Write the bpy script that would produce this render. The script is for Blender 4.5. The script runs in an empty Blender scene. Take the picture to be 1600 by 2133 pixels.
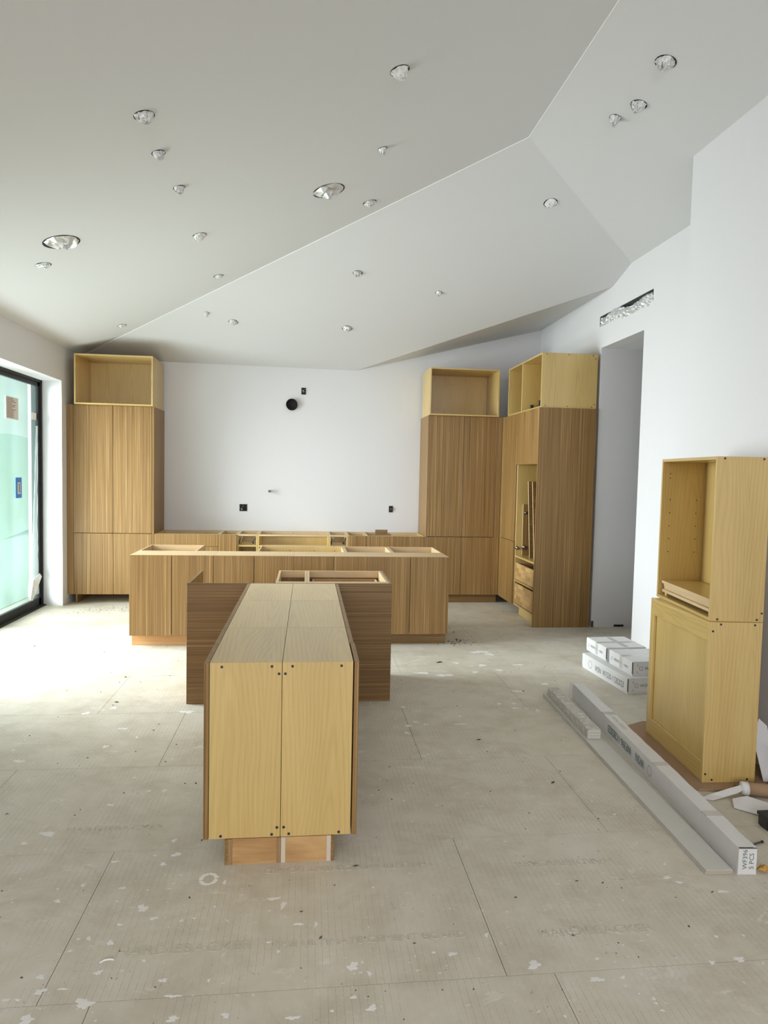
import bpy, bmesh, math, random
from mathutils import Vector, Matrix
random.seed(7)
SC = bpy.context.scene
COL = SC.collection

# ------------------------------------------------------------------ camera
F_PX, YAW, PITCH, ROLL, CAM_H = 1409.29, 6.4203, -3.2413, 1.2078, 1.6827
cd = bpy.data.cameras.new('camera'); cam = bpy.data.objects.new('camera', cd); COL.objects.link(cam)
cd.sensor_fit = 'HORIZONTAL'; cd.sensor_width = 36.0; cd.lens = F_PX * 36.0 / 1600.0
cd.clip_start = .05; cd.clip_end = 200
_y, _p, _r = (math.radians(a) for a in (YAW, PITCH, ROLL))
FWD = Vector((math.sin(_y)*math.cos(_p), math.cos(_y)*math.cos(_p), math.sin(_p)))
_right = Vector((math.cos(_y), -math.sin(_y), 0)); _up = _right.cross(FWD)
RGT = _right*math.cos(_r) + _up*math.sin(_r); UPV = _up*math.cos(_r) - _right*math.sin(_r)
M = Matrix((RGT, UPV, -FWD)).transposed().to_4x4(); M.translation = (0, 0, CAM_H)
cam.matrix_world = M
SC.camera = cam

# ------------------------------------------------------------------ world, daylight, exposure
SC.view_settings.view_transform = 'Standard'
try: SC.view_settings.look = 'None'
except Exception: pass
SC.view_settings.gamma = 1.0
SC.view_settings.use_curve_mapping = False
SC.view_settings.exposure = 0.15
w = bpy.data.worlds.new('overcast_sky'); SC.world = w; w.use_nodes = True
w.node_tree.nodes['Background'].inputs[0].default_value = (.80, .90, .84, 1)
w.node_tree.nodes['Background'].inputs[1].default_value = .55

def area(name, loc, rot, sx, sy, power, color=(1, 1, 1), spread=180):
    l = bpy.data.lights.new(name, 'AREA'); l.shape = 'RECTANGLE'; l.size = sx; l.size_y = sy
    l.energy = power; l.color = color; l.spread = math.radians(spread)
    o = bpy.data.objects.new(name, l); COL.objects.link(o); o.location = loc; o.rotation_euler = rot
    return o
# daylight outside the sliding door on the left (facing +x) and outside the windows behind the camera (facing +y)
area('daylight_sliding_door', (-5.2, 6.0, 2.2), (0, math.radians(-78), 0), 3.2, 3.6, 465, (1.0, .945, 1.06), 100)
# added fill lamp imitating daylight bounced up off the paving outside the door
area('paving_bounce_fill', (-3.7, 6.75, .45), (0, math.radians(-125), 0), .9, 3.3, 80, (1.0, .94, 1.02), 150)
area('daylight_rear_windows', (-.2, -5.1, 2.9), (math.radians(68), 0, 0), 5.2, 3.0, 330, (1.0, .965, 1.02))
SC.cycles.caustics_reflective = False; SC.cycles.caustics_refractive = False
SC.cycles.adaptive_threshold = .02; SC.cycles.max_bounces = 8; SC.cycles.diffuse_bounces = 5; SC.cycles.glossy_bounces = 2; SC.cycles.transparent_max_bounces = 6
# ------------------------------------------------------------------ node helpers
def mat(name):
    m = bpy.data.materials.new(name); m.use_nodes = True
    nt = m.node_tree; b = nt.nodes['Principled BSDF']
    return m, nt, b
def N(nt, t, **kw):
    n = nt.nodes.new(t)
    for k, v in kw.items():
        if hasattr(n, k): setattr(n, k, v)
        else: n.inputs[k].default_value = v
    return n
def ramp(nt, fac, stops):
    r = nt.nodes.new('ShaderNodeValToRGB'); e = r.color_ramp.elements
    while len(e) < len(stops): e.new(.5)
    for i, (p, c) in enumerate(stops):
        e[i].position = p; e[i].color = (*c, 1) if len(c) == 3 else c
    nt.links.new(fac, r.inputs[0]); return r
def mix(nt, f, a, b, mode='MIX'):
    n = nt.nodes.new('ShaderNodeMix'); n.data_type = 'RGBA'; n.blend_type = mode
    for s, v in ((n.inputs[0], f), (n.inputs[6], a), (n.inputs[7], b)):
        if hasattr(v, 'is_output') or hasattr(v, 'links'): nt.links.new(v, s)
        elif isinstance(v, (int, float)): s.default_value = v
        else: s.default_value = (*v, 1)
    return n.outputs[2]
def math_(nt, op, a, b=0.0, c=0.0):
    n = nt.nodes.new('ShaderNodeMath'); n.operation = op
    for s, v in zip(n.inputs, (a, b, c)):
        if hasattr(v, 'links'): nt.links.new(v, s)
        else: s.default_value = v
    return n.outputs[0]
def coords(nt, scale, per_object=True):
    tc = N(nt, 'ShaderNodeTexCoord'); mp = N(nt, 'ShaderNodeMapping'); mp.inputs['Scale'].default_value = scale
    src = tc.outputs['Object']
    if per_object:
        oi = N(nt, 'ShaderNodeObjectInfo'); cx = N(nt, 'ShaderNodeCombineXYZ')
        nt.links.new(math_(nt, 'MULTIPLY', oi.outputs['Random'], 17.0), cx.inputs[0])
        nt.links.new(math_(nt, 'MULTIPLY', oi.outputs['Random'], 29.0), cx.inputs[1])
        nt.links.new(math_(nt, 'MULTIPLY', oi.outputs['Random'], 41.0), cx.inputs[2])
        va = N(nt, 'ShaderNodeVectorMath'); va.operation = 'ADD'
        nt.links.new(src, va.inputs[0]); nt.links.new(cx.outputs[0], va.inputs[1]); src = va.outputs[0]
    nt.links.new(src, mp.inputs[0]); return mp.outputs[0]
def noise(nt, vec, scale=1, detail=3, rough=.5, dist=0):
    n = N(nt, 'ShaderNodeTexNoise'); n.inputs['Scale'].default_value = scale; n.inputs['Detail'].default_value = detail
    n.inputs['Roughness'].default_value = rough; n.inputs['Distortion'].default_value = dist
    nt.links.new(vec, n.inputs['Vector']); return n.outputs['Fac']
def bump(nt, b, h, strength=.2, dist=.002):
    n = N(nt, 'ShaderNodeBump'); n.inputs['Strength'].default_value = strength; n.inputs['Distance'].default_value = dist
    nt.links.new(h, n.inputs['Height']); nt.links.new(n.outputs[0], b.inputs['Normal'])

def plain(name, col, rough=.5, metal=0.0, bumps=None, var=1.0):
    m, nt, b = mat(name)
    b.inputs['Base Color'].default_value = (*col, 1); b.inputs['Roughness'].default_value = rough; b.inputs['Metallic'].default_value = metal
    v = coords(nt, (1, 1, 1)); n = noise(nt, v, 14, 3)
    c = mix(nt, n, tuple(x*(1-.06*var) for x in col), tuple(min(1, x*(1+.05*var)) for x in col)); nt.links.new(c, b.inputs['Base Color'])
    if bumps: bump(nt, b, noise(nt, v, bumps[0], 4), bumps[1], bumps[2])
    return m
def stretch(axis, hi, lo):
    return tuple(lo if a == axis else hi for a in 'xyz')
def laminate(name, axis, dark=1.0):
    # striped oak-look laminate: fine straight streaks along one axis
    m, nt, b = mat(name)
    n1 = noise(nt, coords(nt, stretch(axis, 120, .5)), 1, 2, .6)
    n2 = noise(nt, coords(nt, stretch(axis, 330, 1.4)), 1, 2, .5)
    n3 = noise(nt, coords(nt, stretch(axis, 9, .3)), 1, 2, .5)
    s = math_(nt, 'ADD', math_(nt, 'MULTIPLY', n1, .50), math_(nt, 'ADD', math_(nt, 'MULTIPLY', n2, .50), math_(nt, 'MULTIPLY', math_(nt, 'SUBTRACT', n3, .5), .16)))
    r = ramp(nt, s, [(.32, (.130*dark, .065*dark, .016*dark)), (.47, (.232*dark, .126*dark, .036*dark)), (.57, (.295*dark, .174*dark, .057*dark)), (.68, (.50*dark, .335*dark, .145*dark))])
    nt.links.new(r.outputs[0], b.inputs['Base Color']); b.inputs['Roughness'].default_value = .42
    bump(nt, b, n2, .06, .0008)
    return m
def maple(name, axis):
    # pale yellow maple-look board with cathedral grain along one axis
    m, nt, b = mat(name)
    v = coords(nt, (1, 1, 1)); sp = N(nt, 'ShaderNodeSeparateXYZ'); nt.links.new(v, sp.inputs[0])
    al = 'xyz'.index(axis); ot = [k for k in range(3) if k != al]
    cross = math_(nt, 'ADD', sp.outputs[ot[0]], sp.outputs[ot[1]])
    low = noise(nt, coords(nt, stretch(axis, 2.2, .9)), 1, 2, .5)
    cw = math_(nt, 'SUBTRACT', math_(nt, 'FRACT', math_(nt, 'ADD', math_(nt, 'MULTIPLY', cross, 3.4), math_(nt, 'MULTIPLY', low, .5))), .5)
    rad = math_(nt, 'SQRT', math_(nt, 'MULTIPLY_ADD', cw, cw, .012))
    ph = math_(nt, 'ADD', math_(nt, 'MULTIPLY', rad, 95), math_(nt, 'ADD', math_(nt, 'MULTIPLY', sp.outputs[al], 15), math_(nt, 'MULTIPLY', low, 34)))
    wv = math_(nt, 'POWER', math_(nt, 'MULTIPLY_ADD', math_(nt, 'SINE', ph), .5, .5), 2.0)
    n1 = noise(nt, coords(nt, stretch(axis, 190, 4)), 1, 3, .6)
    n2 = noise(nt, coords(nt, stretch(axis, 4, .6)), 1, 2)
    s = math_(nt, 'SUBTRACT', math_(nt, 'ADD', math_(nt, 'MULTIPLY', n1, .42), math_(nt, 'MULTIPLY', n2, .50)), math_(nt, 'MULTIPLY', wv, .095))
    r = ramp(nt, s, [(.22, (.46, .308, .090)), (.42, (.57, .402, .136)), (.62, (.65, .474, .175))])
    nt.links.new(r.outputs[0], b.inputs['Base Color']); b.inputs['Roughness'].default_value = .34; b.inputs['Specular IOR Level'].default_value = .85; b.inputs['Coat Weight'].default_value = .35; b.inputs['Coat Roughness'].default_value = .25
    return m
def plywood(name, c0, c1, axis='x'):
    m, nt, b = mat(name)
    v = coords(nt, stretch(axis, 6, 1.2)); n = noise(nt, v, 1, 4, .55, 1.6)
    n2 = noise(nt, coords(nt, stretch(axis, 120, 6)), 1, 2)
    r = ramp(nt, math_(nt, 'ADD', math_(nt, 'MULTIPLY', n, .8), math_(nt, 'MULTIPLY', n2, .2)), [(.3, c0), (.7, c1)])
    nt.links.new(r.outputs[0], b.inputs['Base Color']); b.inputs['Roughness'].default_value = .6
    return m
def ply_edge(name):
    m, nt, b = mat(name); tc = N(nt, 'ShaderNodeTexCoord'); sp = N(nt, 'ShaderNodeSeparateXYZ'); nt.links.new(tc.outputs['Object'], sp.inputs[0])
    s = math_(nt, 'SINE', math_(nt, 'MULTIPLY', sp.outputs[0], 2*math.pi/.0062))
    r = ramp(nt, math_(nt, 'MULTIPLY_ADD', s, .5, .5), [(.25, (.13, .06, .025)), (.55, (.50, .33, .15))])
    nt.links.new(r.outputs[0], b.inputs['Base Color']); b.inputs['Roughness'].default_value = .7
    return m
def butcher(name):
    # finger-jointed solid wood: small rectangular staves of differing tone
    m, nt, b = mat(name)
    v = coords(nt, (1, 1, 1), False)
    mp = N(nt, 'ShaderNodeMapping'); mp.inputs['Rotation'].default_value = (math.radians(-90), 0, 0); nt.links.new(v, mp.inputs[0])
    br = N(nt, 'ShaderNodeTexBrick'); br.inputs['Scale'].default_value = 1; br.inputs['Mortar Size'].default_value = .0006
    br.inputs['Brick Width'].default_value = .17; br.inputs['Row Height'].default_value = .048
    br.inputs['Color1'].default_value = (.36, .19, .06, 1); br.inputs['Color2'].default_value = (.70, .47, .20, 1); br.inputs['Mortar'].default_value = (.3, .18, .07, 1)
    nt.links.new(mp.outputs[0], br.inputs['Vector'])
    n = noise(nt, coords(nt, (6, 6, 120)), 1, 2)
    c = mix(nt, .2, br.outputs['Color'], ramp(nt, n, [(.3, (.40, .25, .10)), (.7, (.62, .43, .20))]).outputs[0])
    nt.links.new(c, b.inputs['Base Color']); b.inputs['Roughness'].default_value = .5
    return m
def cement(name):
    m, nt, b = mat(name)
    tc = N(nt, 'ShaderNodeTexCoord'); geo = N(nt, 'ShaderNodeNewGeometry'); P = geo.outputs['Position']
    oi = N(nt, 'ShaderNodeObjectInfo')
    big = noise(nt, P, 1.1, 4, .6); mid = noise(nt, P, 6, 5, .65); fine = noise(nt, P, 190, 3, .6)
    base = ramp(nt, math_(nt, 'ADD', math_(nt, 'MULTIPLY', big, .55), math_(nt, 'MULTIPLY', mid, .45)), [(.36, (.53, .485, .38)), (.5, (.64, .60, .495)), (.64, (.71, .68, .59))])
    c = base.outputs[0]
    # slight tone change from board to board
    c = mix(nt, math_(nt, 'MULTIPLY', oi.outputs['Random'], .14), c, (.54, .51, .43))
    c = mix(nt, math_(nt, 'MULTIPLY', fine, .22), c, (.42, .39, .33))
    # brownish and dark dirt stains
    st = ramp(nt, noise(nt, P, 2.3, 6, .72, .8), [(.52, (0, 0, 0)), (.70, (1, 1, 1))])
    c = mix(nt, math_(nt, 'MULTIPLY', st.outputs[0], .42), c, (.40, .335, .25))
    mpd = N(nt, 'ShaderNodeMapping'); mpd.inputs['Scale'].default_value = (34, 60, 1); nt.links.new(P, mpd.inputs[0])
    sp1 = ramp(nt, noise(nt, mpd.outputs[0], 1, 3, .65, .5), [(.66, (0, 0, 0)), (.72, (1, 1, 1))])
    dens = ramp(nt, noise(nt, P, 1.7, 2), [(.40, (0, 0, 0)), (.60, (1, 1, 1))])
    c = mix(nt, math_(nt, 'MULTIPLY', math_(nt, 'MULTIPLY', sp1.outputs[0], dens.outputs[0]), .55), c, (.17, .15, .125))
    # pale dusting and plaster scuffs
    mpw = N(nt, 'ShaderNodeMapping'); mpw.inputs['Scale'].default_value = (4.0, 7.0, 1); nt.links.new(P, mpw.inputs[0])
    wh = ramp(nt, noise(nt, mpw.outputs[0], 1, 8, .74, .6), [(.60, (0, 0, 0)), (.66, (1, 1, 1))])
    c = mix(nt, math_(nt, 'MULTIPLY', wh.outputs[0], .42), c, (.80, .785, .74))
    wh2 = ramp(nt, noise(nt, mpd.outputs[0], .8, 3, .6, .3), [(.285, (1, 1, 1)), (.33, (0, 0, 0))])
    c = mix(nt, math_(nt, 'MULTIPLY', wh2.outputs[0], .7), c, (.84, .83, .80))
    # scored lines every inch along the board, broken up by wear
    sx = N(nt, 'ShaderNodeSeparateXYZ'); nt.links.new(tc.outputs['Object'], sx.inputs[0])
    fx = math_(nt, 'ABSOLUTE', math_(nt, 'SUBTRACT', math_(nt, 'FRACT', math_(nt, 'DIVIDE', sx.outputs[0], .0252)), .5))
    ln = math_(nt, 'LESS_THAN', fx, .035)
    brk = ramp(nt, noise(nt, P, 4.0, 3, .6), [(.40, (0, 0, 0)), (.58, (1, 1, 1))])
    fy = math_(nt, 'GREATER_THAN', math_(nt, 'FRACT', math_(nt, 'DIVIDE', sx.outputs[1], .0504)), .12)
    lines = math_(nt, 'MULTIPLY', math_(nt, 'MULTIPLY', ln, brk.outputs[0]), fy)
    c = mix(nt, math_(nt, 'MULTIPLY', lines, .42), c, (.20, .185, .16))
    nt.links.new(c, b.inputs['Base Color']); b.inputs['Roughness'].default_value = .62
    h = math_(nt, 'SUBTRACT', math_(nt, 'ADD', math_(nt, 'MULTIPLY', fine, .25), math_(nt, 'MULTIPLY', mid, .5)), math_(nt, 'MULTIPLY', lines, .6))
    bump(nt, b, h, .30, .0015)
    return m
def crumple(name, col, rough=.35, spec=.5):
    m, nt, b = mat(name); b.inputs['Roughness'].default_value = rough
    v = coords(nt, (1, 1, 1)); n = noise(nt, v, 22, 3, .6, 1.5)
    c = ramp(nt, n, [(.3, tuple(x*.72 for x in col)), (.62, col)]); nt.links.new(c.outputs[0], b.inputs['Base Color'])
    bump(nt, b, noise(nt, v, 60, 4, .7, 2.0), .6, .006)
    return m

MT = {}
MT['wall'] = plain('white_wall_paint', (.695, .693, .697), .65, var=.12)
MT['ceiling'] = plain('white_ceiling_paint', (.655, .660, .662), .7, var=.12)
MT['bead'] = plain('white_corner_bead', (.93, .93, .92), .5)
MT['cement'] = cement('cement_backer_board')
MT['relief'] = plain('shaded_cement_relief', (.555, .52, .43), .7)  # darker tone puts the soft shading of the raised letters into the colour
MT['subfloor'] = plain('subfloor_gap', (.10, .09, .075), .9)
MT['lam'] = laminate('striped_laminate_vertical', 'z')
MT['lam_x'] = laminate('striped_laminate_horizontal', 'x', .82)
MT['lam_y'] = laminate('striped_laminate_depth', 'y')
MT['maple'] = maple('maple_board_vertical', 'z')
MT['maple_x'] = maple('maple_board_crosswise', 'x')
MT['maple_y'] = maple('maple_board_depthwise', 'y')
MT['rail'] = plywood('pale_wood_rail', (.52, .37, .20), (.66, .50, .29))
MT['ply'] = plywood('raw_plywood_face', (.36, .19, .065), (.66, .43, .19))
MT['ply_orange'] = plywood('orange_plywood_face', (.46, .24, .09), (.66, .40, .17))
MT['ply_edge'] = ply_edge('plywood_edge_layers')
MT['ply_white'] = plain('pale_plywood_edge', (.62, .55, .44), .7)
MT['butcher'] = butcher('finger_jointed_wood')
MT['dark'] = plain('dark_opening_shade', (.012, .011, .010), .9)
MT['black'] = plain('black_metal', (.008, .008, .009), .6)
MT['black_plastic'] = plain('black_plastic', (.02, .02, .02), .45)
MT['steel'] = plain('bright_steel', (.60, .60, .60), .22, 1.0)
MT['slot'] = plain('grey_slot_lining', (.16, .16, .16), .8)
MT['screw'] = plain('dark_screw_steel', (.10, .10, .10), .35, .8)
MT['paper'] = crumple('crumpled_white_paper', (.86, .86, .84), .55)
MT['foil'] = crumple('crumpled_film', (.80, .81, .80), .28)
MT['foil'].node_tree.nodes['Principled BSDF'].inputs['Metallic'].default_value = .55
MT['carton'] = plain('white_carton', (.70, .70, .69), .55, bumps=(25, .12, .003))
MT['carton_tape'] = plain('clear_packing_tape', (.56, .55, .52), .18)
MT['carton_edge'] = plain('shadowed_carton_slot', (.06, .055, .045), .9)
MT['kraft'] = plain('brown_cardboard', (.34, .22, .13), .75, bumps=(30, .2, .003))
MT['print'] = plain('grey_ink', (.12, .12, .125), .7)
MT['print_green'] = plain('green_grey_ink', (.10, .17, .15), .7)
MT['board_white'] = plain('white_primed_board', (.60, .60, .555), .42, bumps=(40, .2, .002))
MT['board_edge'] = plain('fibreboard_edge', (.46, .42, .33), .8)
MT['wrap'] = crumple('stretch_wrap', (.66, .66, .61), .2)
MT['blue'] = plain('blue_masking_tape', (.02, .19, .62), .6)
MT['sticker'] = plain('cream_sticker_paper', (.70, .66, .60), .6)
MT['sticker_ink'] = plain('brown_sticker_ink', (.22, .13, .11), .7)
MT['plaster'] = plain('dried_plaster', (.80, .79, .75), .8, bumps=(60, .4, .003))
MT['crumb'] = plain('dark_crumbs', (.085, .075, .06), .9)
MT['leaf'] = plain('dry_yellow_leaf', (.55, .30, .06), .6)
MT['grass'] = plain('green_bank', (.60, .80, .66), .9, bumps=(2, .2, .05))
MT['paving'] = plain('pale_paving', (.74, .88, .80), .8)
# glass with a cloudy mint protective film
m, nt, b = mat('film_covered_glass'); nt.nodes.remove(b); out = nt.nodes['Material Output']
v = coords(nt, (1, .55, .22), False); n = noise(nt, v, 2.6, 4, .6, .8)
fc = ramp(nt, n, [(.30, (.42, .66, .52)), (.5, (.60, .95, .80)), (.7, (.58, .88, .90))])
tr = N(nt, 'ShaderNodeBsdfTranslucent'); nt.links.new(fc.outputs[0], tr.inputs[0])
tp = N(nt, 'ShaderNodeBsdfTransparent'); tp.inputs[0].default_value = (.92, .985, .95, 1)
gl = N(nt, 'ShaderNodeBsdfGlossy'); gl.inputs['Roughness'].default_value = .12; gl.inputs[0].default_value = (.9, .95, .93, 1)
m1 = N(nt, 'ShaderNodeMixShader'); m1.inputs[0].default_value = .965; nt.links.new(tr.outputs[0], m1.inputs[1]); nt.links.new(tp.outputs[0], m1.inputs[2])
m2 = N(nt, 'ShaderNodeMixShader'); m2.inputs[0].default_value = .06; nt.links.new(m1.outputs[0], m2.inputs[1]); nt.links.new(gl.outputs[0], m2.inputs[2])
nt.links.new(m2.outputs[0], out.inputs[0]); MT['glass'] = m
m, nt, b = mat('clear_plastic_sheet'); nt.nodes.remove(b); out = nt.nodes['Material Output']
df = N(nt, 'ShaderNodeBsdfTranslucent'); df.inputs[0].default_value = (.85, .95, .90, 1); d2 = N(nt, 'ShaderNodeBsdfDiffuse'); d2.inputs[0].default_value = (.85, .9, .87, 1)
tp = N(nt, 'ShaderNodeBsdfTransparent')
m1 = N(nt, 'ShaderNodeMixShader'); m1.inputs[0].default_value = .5; nt.links.new(df.outputs[0], m1.inputs[1]); nt.links.new(d2.outputs[0], m1.inputs[2])
m2 = N(nt, 'ShaderNodeMixShader'); m2.inputs[0].default_value = .80; nt.links.new(m1.outputs[0], m2.inputs[1]); nt.links.new(tp.outputs[0], m2.inputs[2])
nt.links.new(m2.outputs[0], out.inputs[0]); MT['sheet'] = m

# ------------------------------------------------------------------ mesh helpers
def link(name, me, material, parent=None):
    o = bpy.data.objects.new(name, me); COL.objects.link(o)
    if material: me.materials.append(MT[material])
    if parent: o.parent = parent
    return o
def add_box(bm, x0, x1, y0, y1, z0, z1):
    x0, x1 = min(x0, x1), max(x0, x1); y0, y1 = min(y0, y1), max(y0, y1); z0, z1 = min(z0, z1), max(z0, z1)
    v = [bm.verts.new(p) for p in ((x0,y0,z0),(x1,y0,z0),(x1,y1,z0),(x0,y1,z0),(x0,y0,z1),(x1,y0,z1),(x1,y1,z1),(x0,y1,z1))]
    for f in ((0,3,2,1),(4,5,6,7),(0,1,5,4),(1,2,6,5),(2,3,7,6),(3,0,4,7)): bm.faces.new([v[i] for i in f])
def done(bm, name, material, parent=None, smooth=False):
    me = bpy.data.meshes.new(name); bm.normal_update(); bm.to_mesh(me); bm.free()
    if smooth:
        for p in me.polygons: p.use_smooth = True
    return link(name, me, material, parent)
def box(name, x0, x1, y0, y1, z0, z1, material, parent=None, bev=.0012):
    bm = bmesh.new(); add_box(bm, x0, x1, y0, y1, z0, z1)
    if bev and min(abs(x1-x0), abs(y1-y0), abs(z1-z0)) > 4*bev:
        bmesh.ops.bevel(bm, geom=list(bm.edges), offset=bev, segments=1, affect='EDGES')
    return done(bm, name, material, parent)
def boxes(name, lst, material, parent=None):
    bm = bmesh.new()
    for b_ in lst: add_box(bm, *b_)
    return done(bm, name, material, parent)
def tag(o, label, cat, group=None):
    o['label'] = label; o['category'] = cat
    if group: o['group'] = group
    return o
def thing(name, label, cat, loc=(0, 0, 0), rz=0.0, group=None, world=False):
    o = bpy.data.objects.new(name, None); COL.objects.link(o); o.empty_display_size = .1
    o.location = loc; o.rotation_euler = (0, 0, rz); tag(o, label, cat, group)
    ORG[o.name] = (*loc, 1.0 if world else 0.0)
    return o
ORG = {}
def struct(o):
    o['kind'] = 'structure'; return o
def cyl(bm, p0, p1, r0, r1=None, seg=14, caps=True):
    p0, p1 = Vector(p0), Vector(p1); r1 = r0 if r1 is None else r1
    d = (p1-p0).normalized(); a = d.orthogonal().normalized(); b_ = d.cross(a)
    A = [bm.verts.new(p0 + (a*math.cos(t)+b_*math.sin(t))*r0) for t in (2*math.pi*i/seg for i in range(seg))]
    B = [bm.verts.new(p1 + (a*math.cos(t)+b_*math.sin(t))*r1) for t in (2*math.pi*i/seg for i in range(seg))]
    for i in range(seg): bm.faces.new((A[i], A[(i+1) % seg], B[(i+1) % seg], B[i]))
    if caps: bm.faces.new(A[::-1]); bm.faces.new(B)
def rod(name, p0, p1, r, material, parent=None, seg=14, r1=None):
    bm = bmesh.new(); cyl(bm, p0, p1, r, r1, seg); return done(bm, name, material, parent)
def tube_path(bm, pts, r, seg=6):
    pts = [Vector(p) for p in pts]; rings = []
    for i, p in enumerate(pts):
        d = (pts[min(i+1, len(pts)-1)] - pts[max(i-1, 0)]).normalized(); a = d.orthogonal().normalized(); b_ = d.cross(a)
        rings.append([bm.verts.new(p + (a*math.cos(t)+b_*math.sin(t))*r) for t in (2*math.pi*k/seg for k in range(seg))])
    for A, B in zip(rings, rings[1:]):
        for k in range(seg): bm.faces.new((A[k], A[(k+1) % seg], B[(k+1) % seg], B[k]))
    bm.faces.new(rings[0][::-1]); bm.faces.new(rings[-1])
def prism(name, poly, z0, z1, material, parent=None):
    """flat polygon (list of x, y) with thickness"""
    bm = bmesh.new(); A = [bm.verts.new((x, y, z0)) for x, y in poly]; B = [bm.verts.new((x, y, z1)) for x, y in poly]
    n = len(poly); bm.faces.new(A[::-1]); bm.faces.new(B)
    for i in range(n): bm.faces.new((A[i], A[(i+1) % n], B[(i+1) % n], B[i]))
    bmesh.ops.recalc_face_normals(bm, faces=bm.faces)
    return done(bm, name, material, parent)
def text(name, body, size, material, parent, mtx, extrude=.0002, align='LEFT', narrow=1.0):
    cu = bpy.data.curves.new('lettering', 'FONT'); cu.body = body; cu.size = size; cu.extrude = extrude; cu.align_x = align; cu.resolution_u = 2
    o = bpy.data.objects.new('lettering', cu); COL.objects.link(o)
    me = bpy.data.meshes.new_from_object(o); bpy.data.objects.remove(o); bpy.data.curves.remove(cu)
    t = link(name, me, material, parent); t.matrix_local = mtx @ Matrix.Diagonal((narrow, 1, 1, 1))
    return t
def frame_mtx(o, x, y):
    """matrix with text direction x, text up y, at o"""
    x = Vector(x).normalized(); y = Vector(y).normalized(); z = x.cross(y)
    m_ = Matrix((x, y, z)).transposed().to_4x4(); m_.translation = o; return m_
def ring_mesh(bm, c, x, y, r0, r1, seg=28, t=.0004):
    c, x, y = Vector(c), Vector(x).normalized(), Vector(y).normalized(); z = x.cross(y)*t
    A = [bm.verts.new(c+z+(x*math.cos(a)+y*math.sin(a))*r0) for a in (2*math.pi*i/seg for i in range(seg))]
    B = [bm.verts.new(c+z+(x*math.cos(a)+y*math.sin(a))*r1) for a in (2*math.pi*i/seg for i in range(seg))]
    for i in range(seg): bm.faces.new((A[i], B[i], B[(i+1) % seg], A[(i+1) % seg]))

# key planes
XL, XR, XN, YB = -2.940, 3.198, 2.70, 9.267          # left wall, right wall, near right wall, back wall
YREAR = -4.3; TOP = .876; TOE = .1137
ZT, ZU = 2.4476, 3.052
BF = 8.665

# ================================================================== setting
# ---- floor: cement backer boards laid in staggered rows over a subfloor
floor = struct(boxes('floor', [(-3.6, 6.2, YREAR-.3, 9.5, -.06, -.0125)], 'subfloor'))
rows = [2.127-.867*8+.867*k for k in range(0, 18)]
offs = {1.26: .855, 2.127: .69, 2.994: 1.444, 3.861: .69, 4.728: .098, 5.595: .80, 6.462: .2, 7.329: 1.1, 8.196: .5}
for k, y0 in enumerate(rows):
    y1 = min(y0+.867, 9.5)
    if y1 < -4.5: continue
    off = next((v for kk, v in offs.items() if abs(kk-y0) < .02), (k*.61) % 1.5)
    x = off - 1.512*4
    while x < 6.2:
        a, c = max(x, -3.55), min(x+1.512, 6.15)
        if c-a > .05:
            # boards stop under the wall lines
            bm = bmesh.new(); cx, cy = (a+c)/2, (y0+y1)/2
            add_box(bm, a-cx+.0012, c-cx-.0012, y0-cy+.0012, y1-cy-.0012, -.0125, 0)
            o = done(bm, 'cement_board', 'cement', floor); o.location = (cx, cy, 0)
            BOARDS = globals().setdefault('BOARDS', []); BOARDS.append((a, c, y0, y1, o))
        x += 1.512
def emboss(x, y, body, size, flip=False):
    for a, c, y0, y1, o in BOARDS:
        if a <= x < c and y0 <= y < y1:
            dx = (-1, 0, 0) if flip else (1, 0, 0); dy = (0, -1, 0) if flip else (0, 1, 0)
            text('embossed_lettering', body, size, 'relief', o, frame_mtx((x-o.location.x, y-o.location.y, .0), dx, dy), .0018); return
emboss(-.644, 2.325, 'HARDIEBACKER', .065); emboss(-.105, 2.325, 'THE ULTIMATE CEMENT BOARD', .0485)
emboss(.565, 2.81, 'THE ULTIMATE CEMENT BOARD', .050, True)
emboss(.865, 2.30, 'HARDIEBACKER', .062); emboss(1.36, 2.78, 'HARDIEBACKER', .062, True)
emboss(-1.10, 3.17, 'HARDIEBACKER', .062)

# ---- walls
# left wall with the sliding-door opening
DY0, DY1, DZ = 5.0, 8.575, 2.708
bm = bmesh.new()
for b_ in ((-3.35, XL, YREAR-.2, DY0, 0, 4.7), (-3.35, XL, DY0, 9.45, DZ, 4.7)): add_box(bm, *b_)
pp = [(XL, 8.51), (-3.19, DY1), (-3.35, DY1), (-3.35, 9.45), (XL, 9.45)]          # far pier with a slightly splayed reveal
A = [bm.verts.new((x, y, 0)) for x, y in pp]; B = [bm.verts.new((x, y, DZ)) for x, y in pp]
bm.faces.new(A); bm.faces.new(B)
for i in range(5): bm.faces.new((A[i], A[(i+1) % 5], B[(i+1) % 5], B[i]))
bmesh.ops.recalc_face_normals(bm, faces=bm.faces); struct(done(bm, 'wall_left', 'wall'))
struct(boxes('wall_back', [(-3.35, 3.4, YB, 9.45, 0, 4.7)], 'wall'))
VY0, VY1, VZ0, VZ1 = 6.15, 7.325, 3.365, 3.472
HY0, HY1, HZ = 6.302, 7.262, 3.12
struct(boxes('wall_right', [(XR, 3.35, 4.70, HY0, 0, HZ), (XR, 3.35, HY1, YB, 0, HZ), (XR, 3.35, 4.70, YB, HZ, VZ0), (XR, 3.35, 4.70, YB, VZ1, 4.7),
                         (XR, 3.35, 4.70, VY0, VZ0, VZ1), (XR, 3.35, VY1, YB, VZ0, VZ1)], 'wall'))
struct(boxes('wall_near_right', [(XN, 3.35, YREAR-.2, 4.70, 0, 4.7)], 'wall'))
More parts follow.
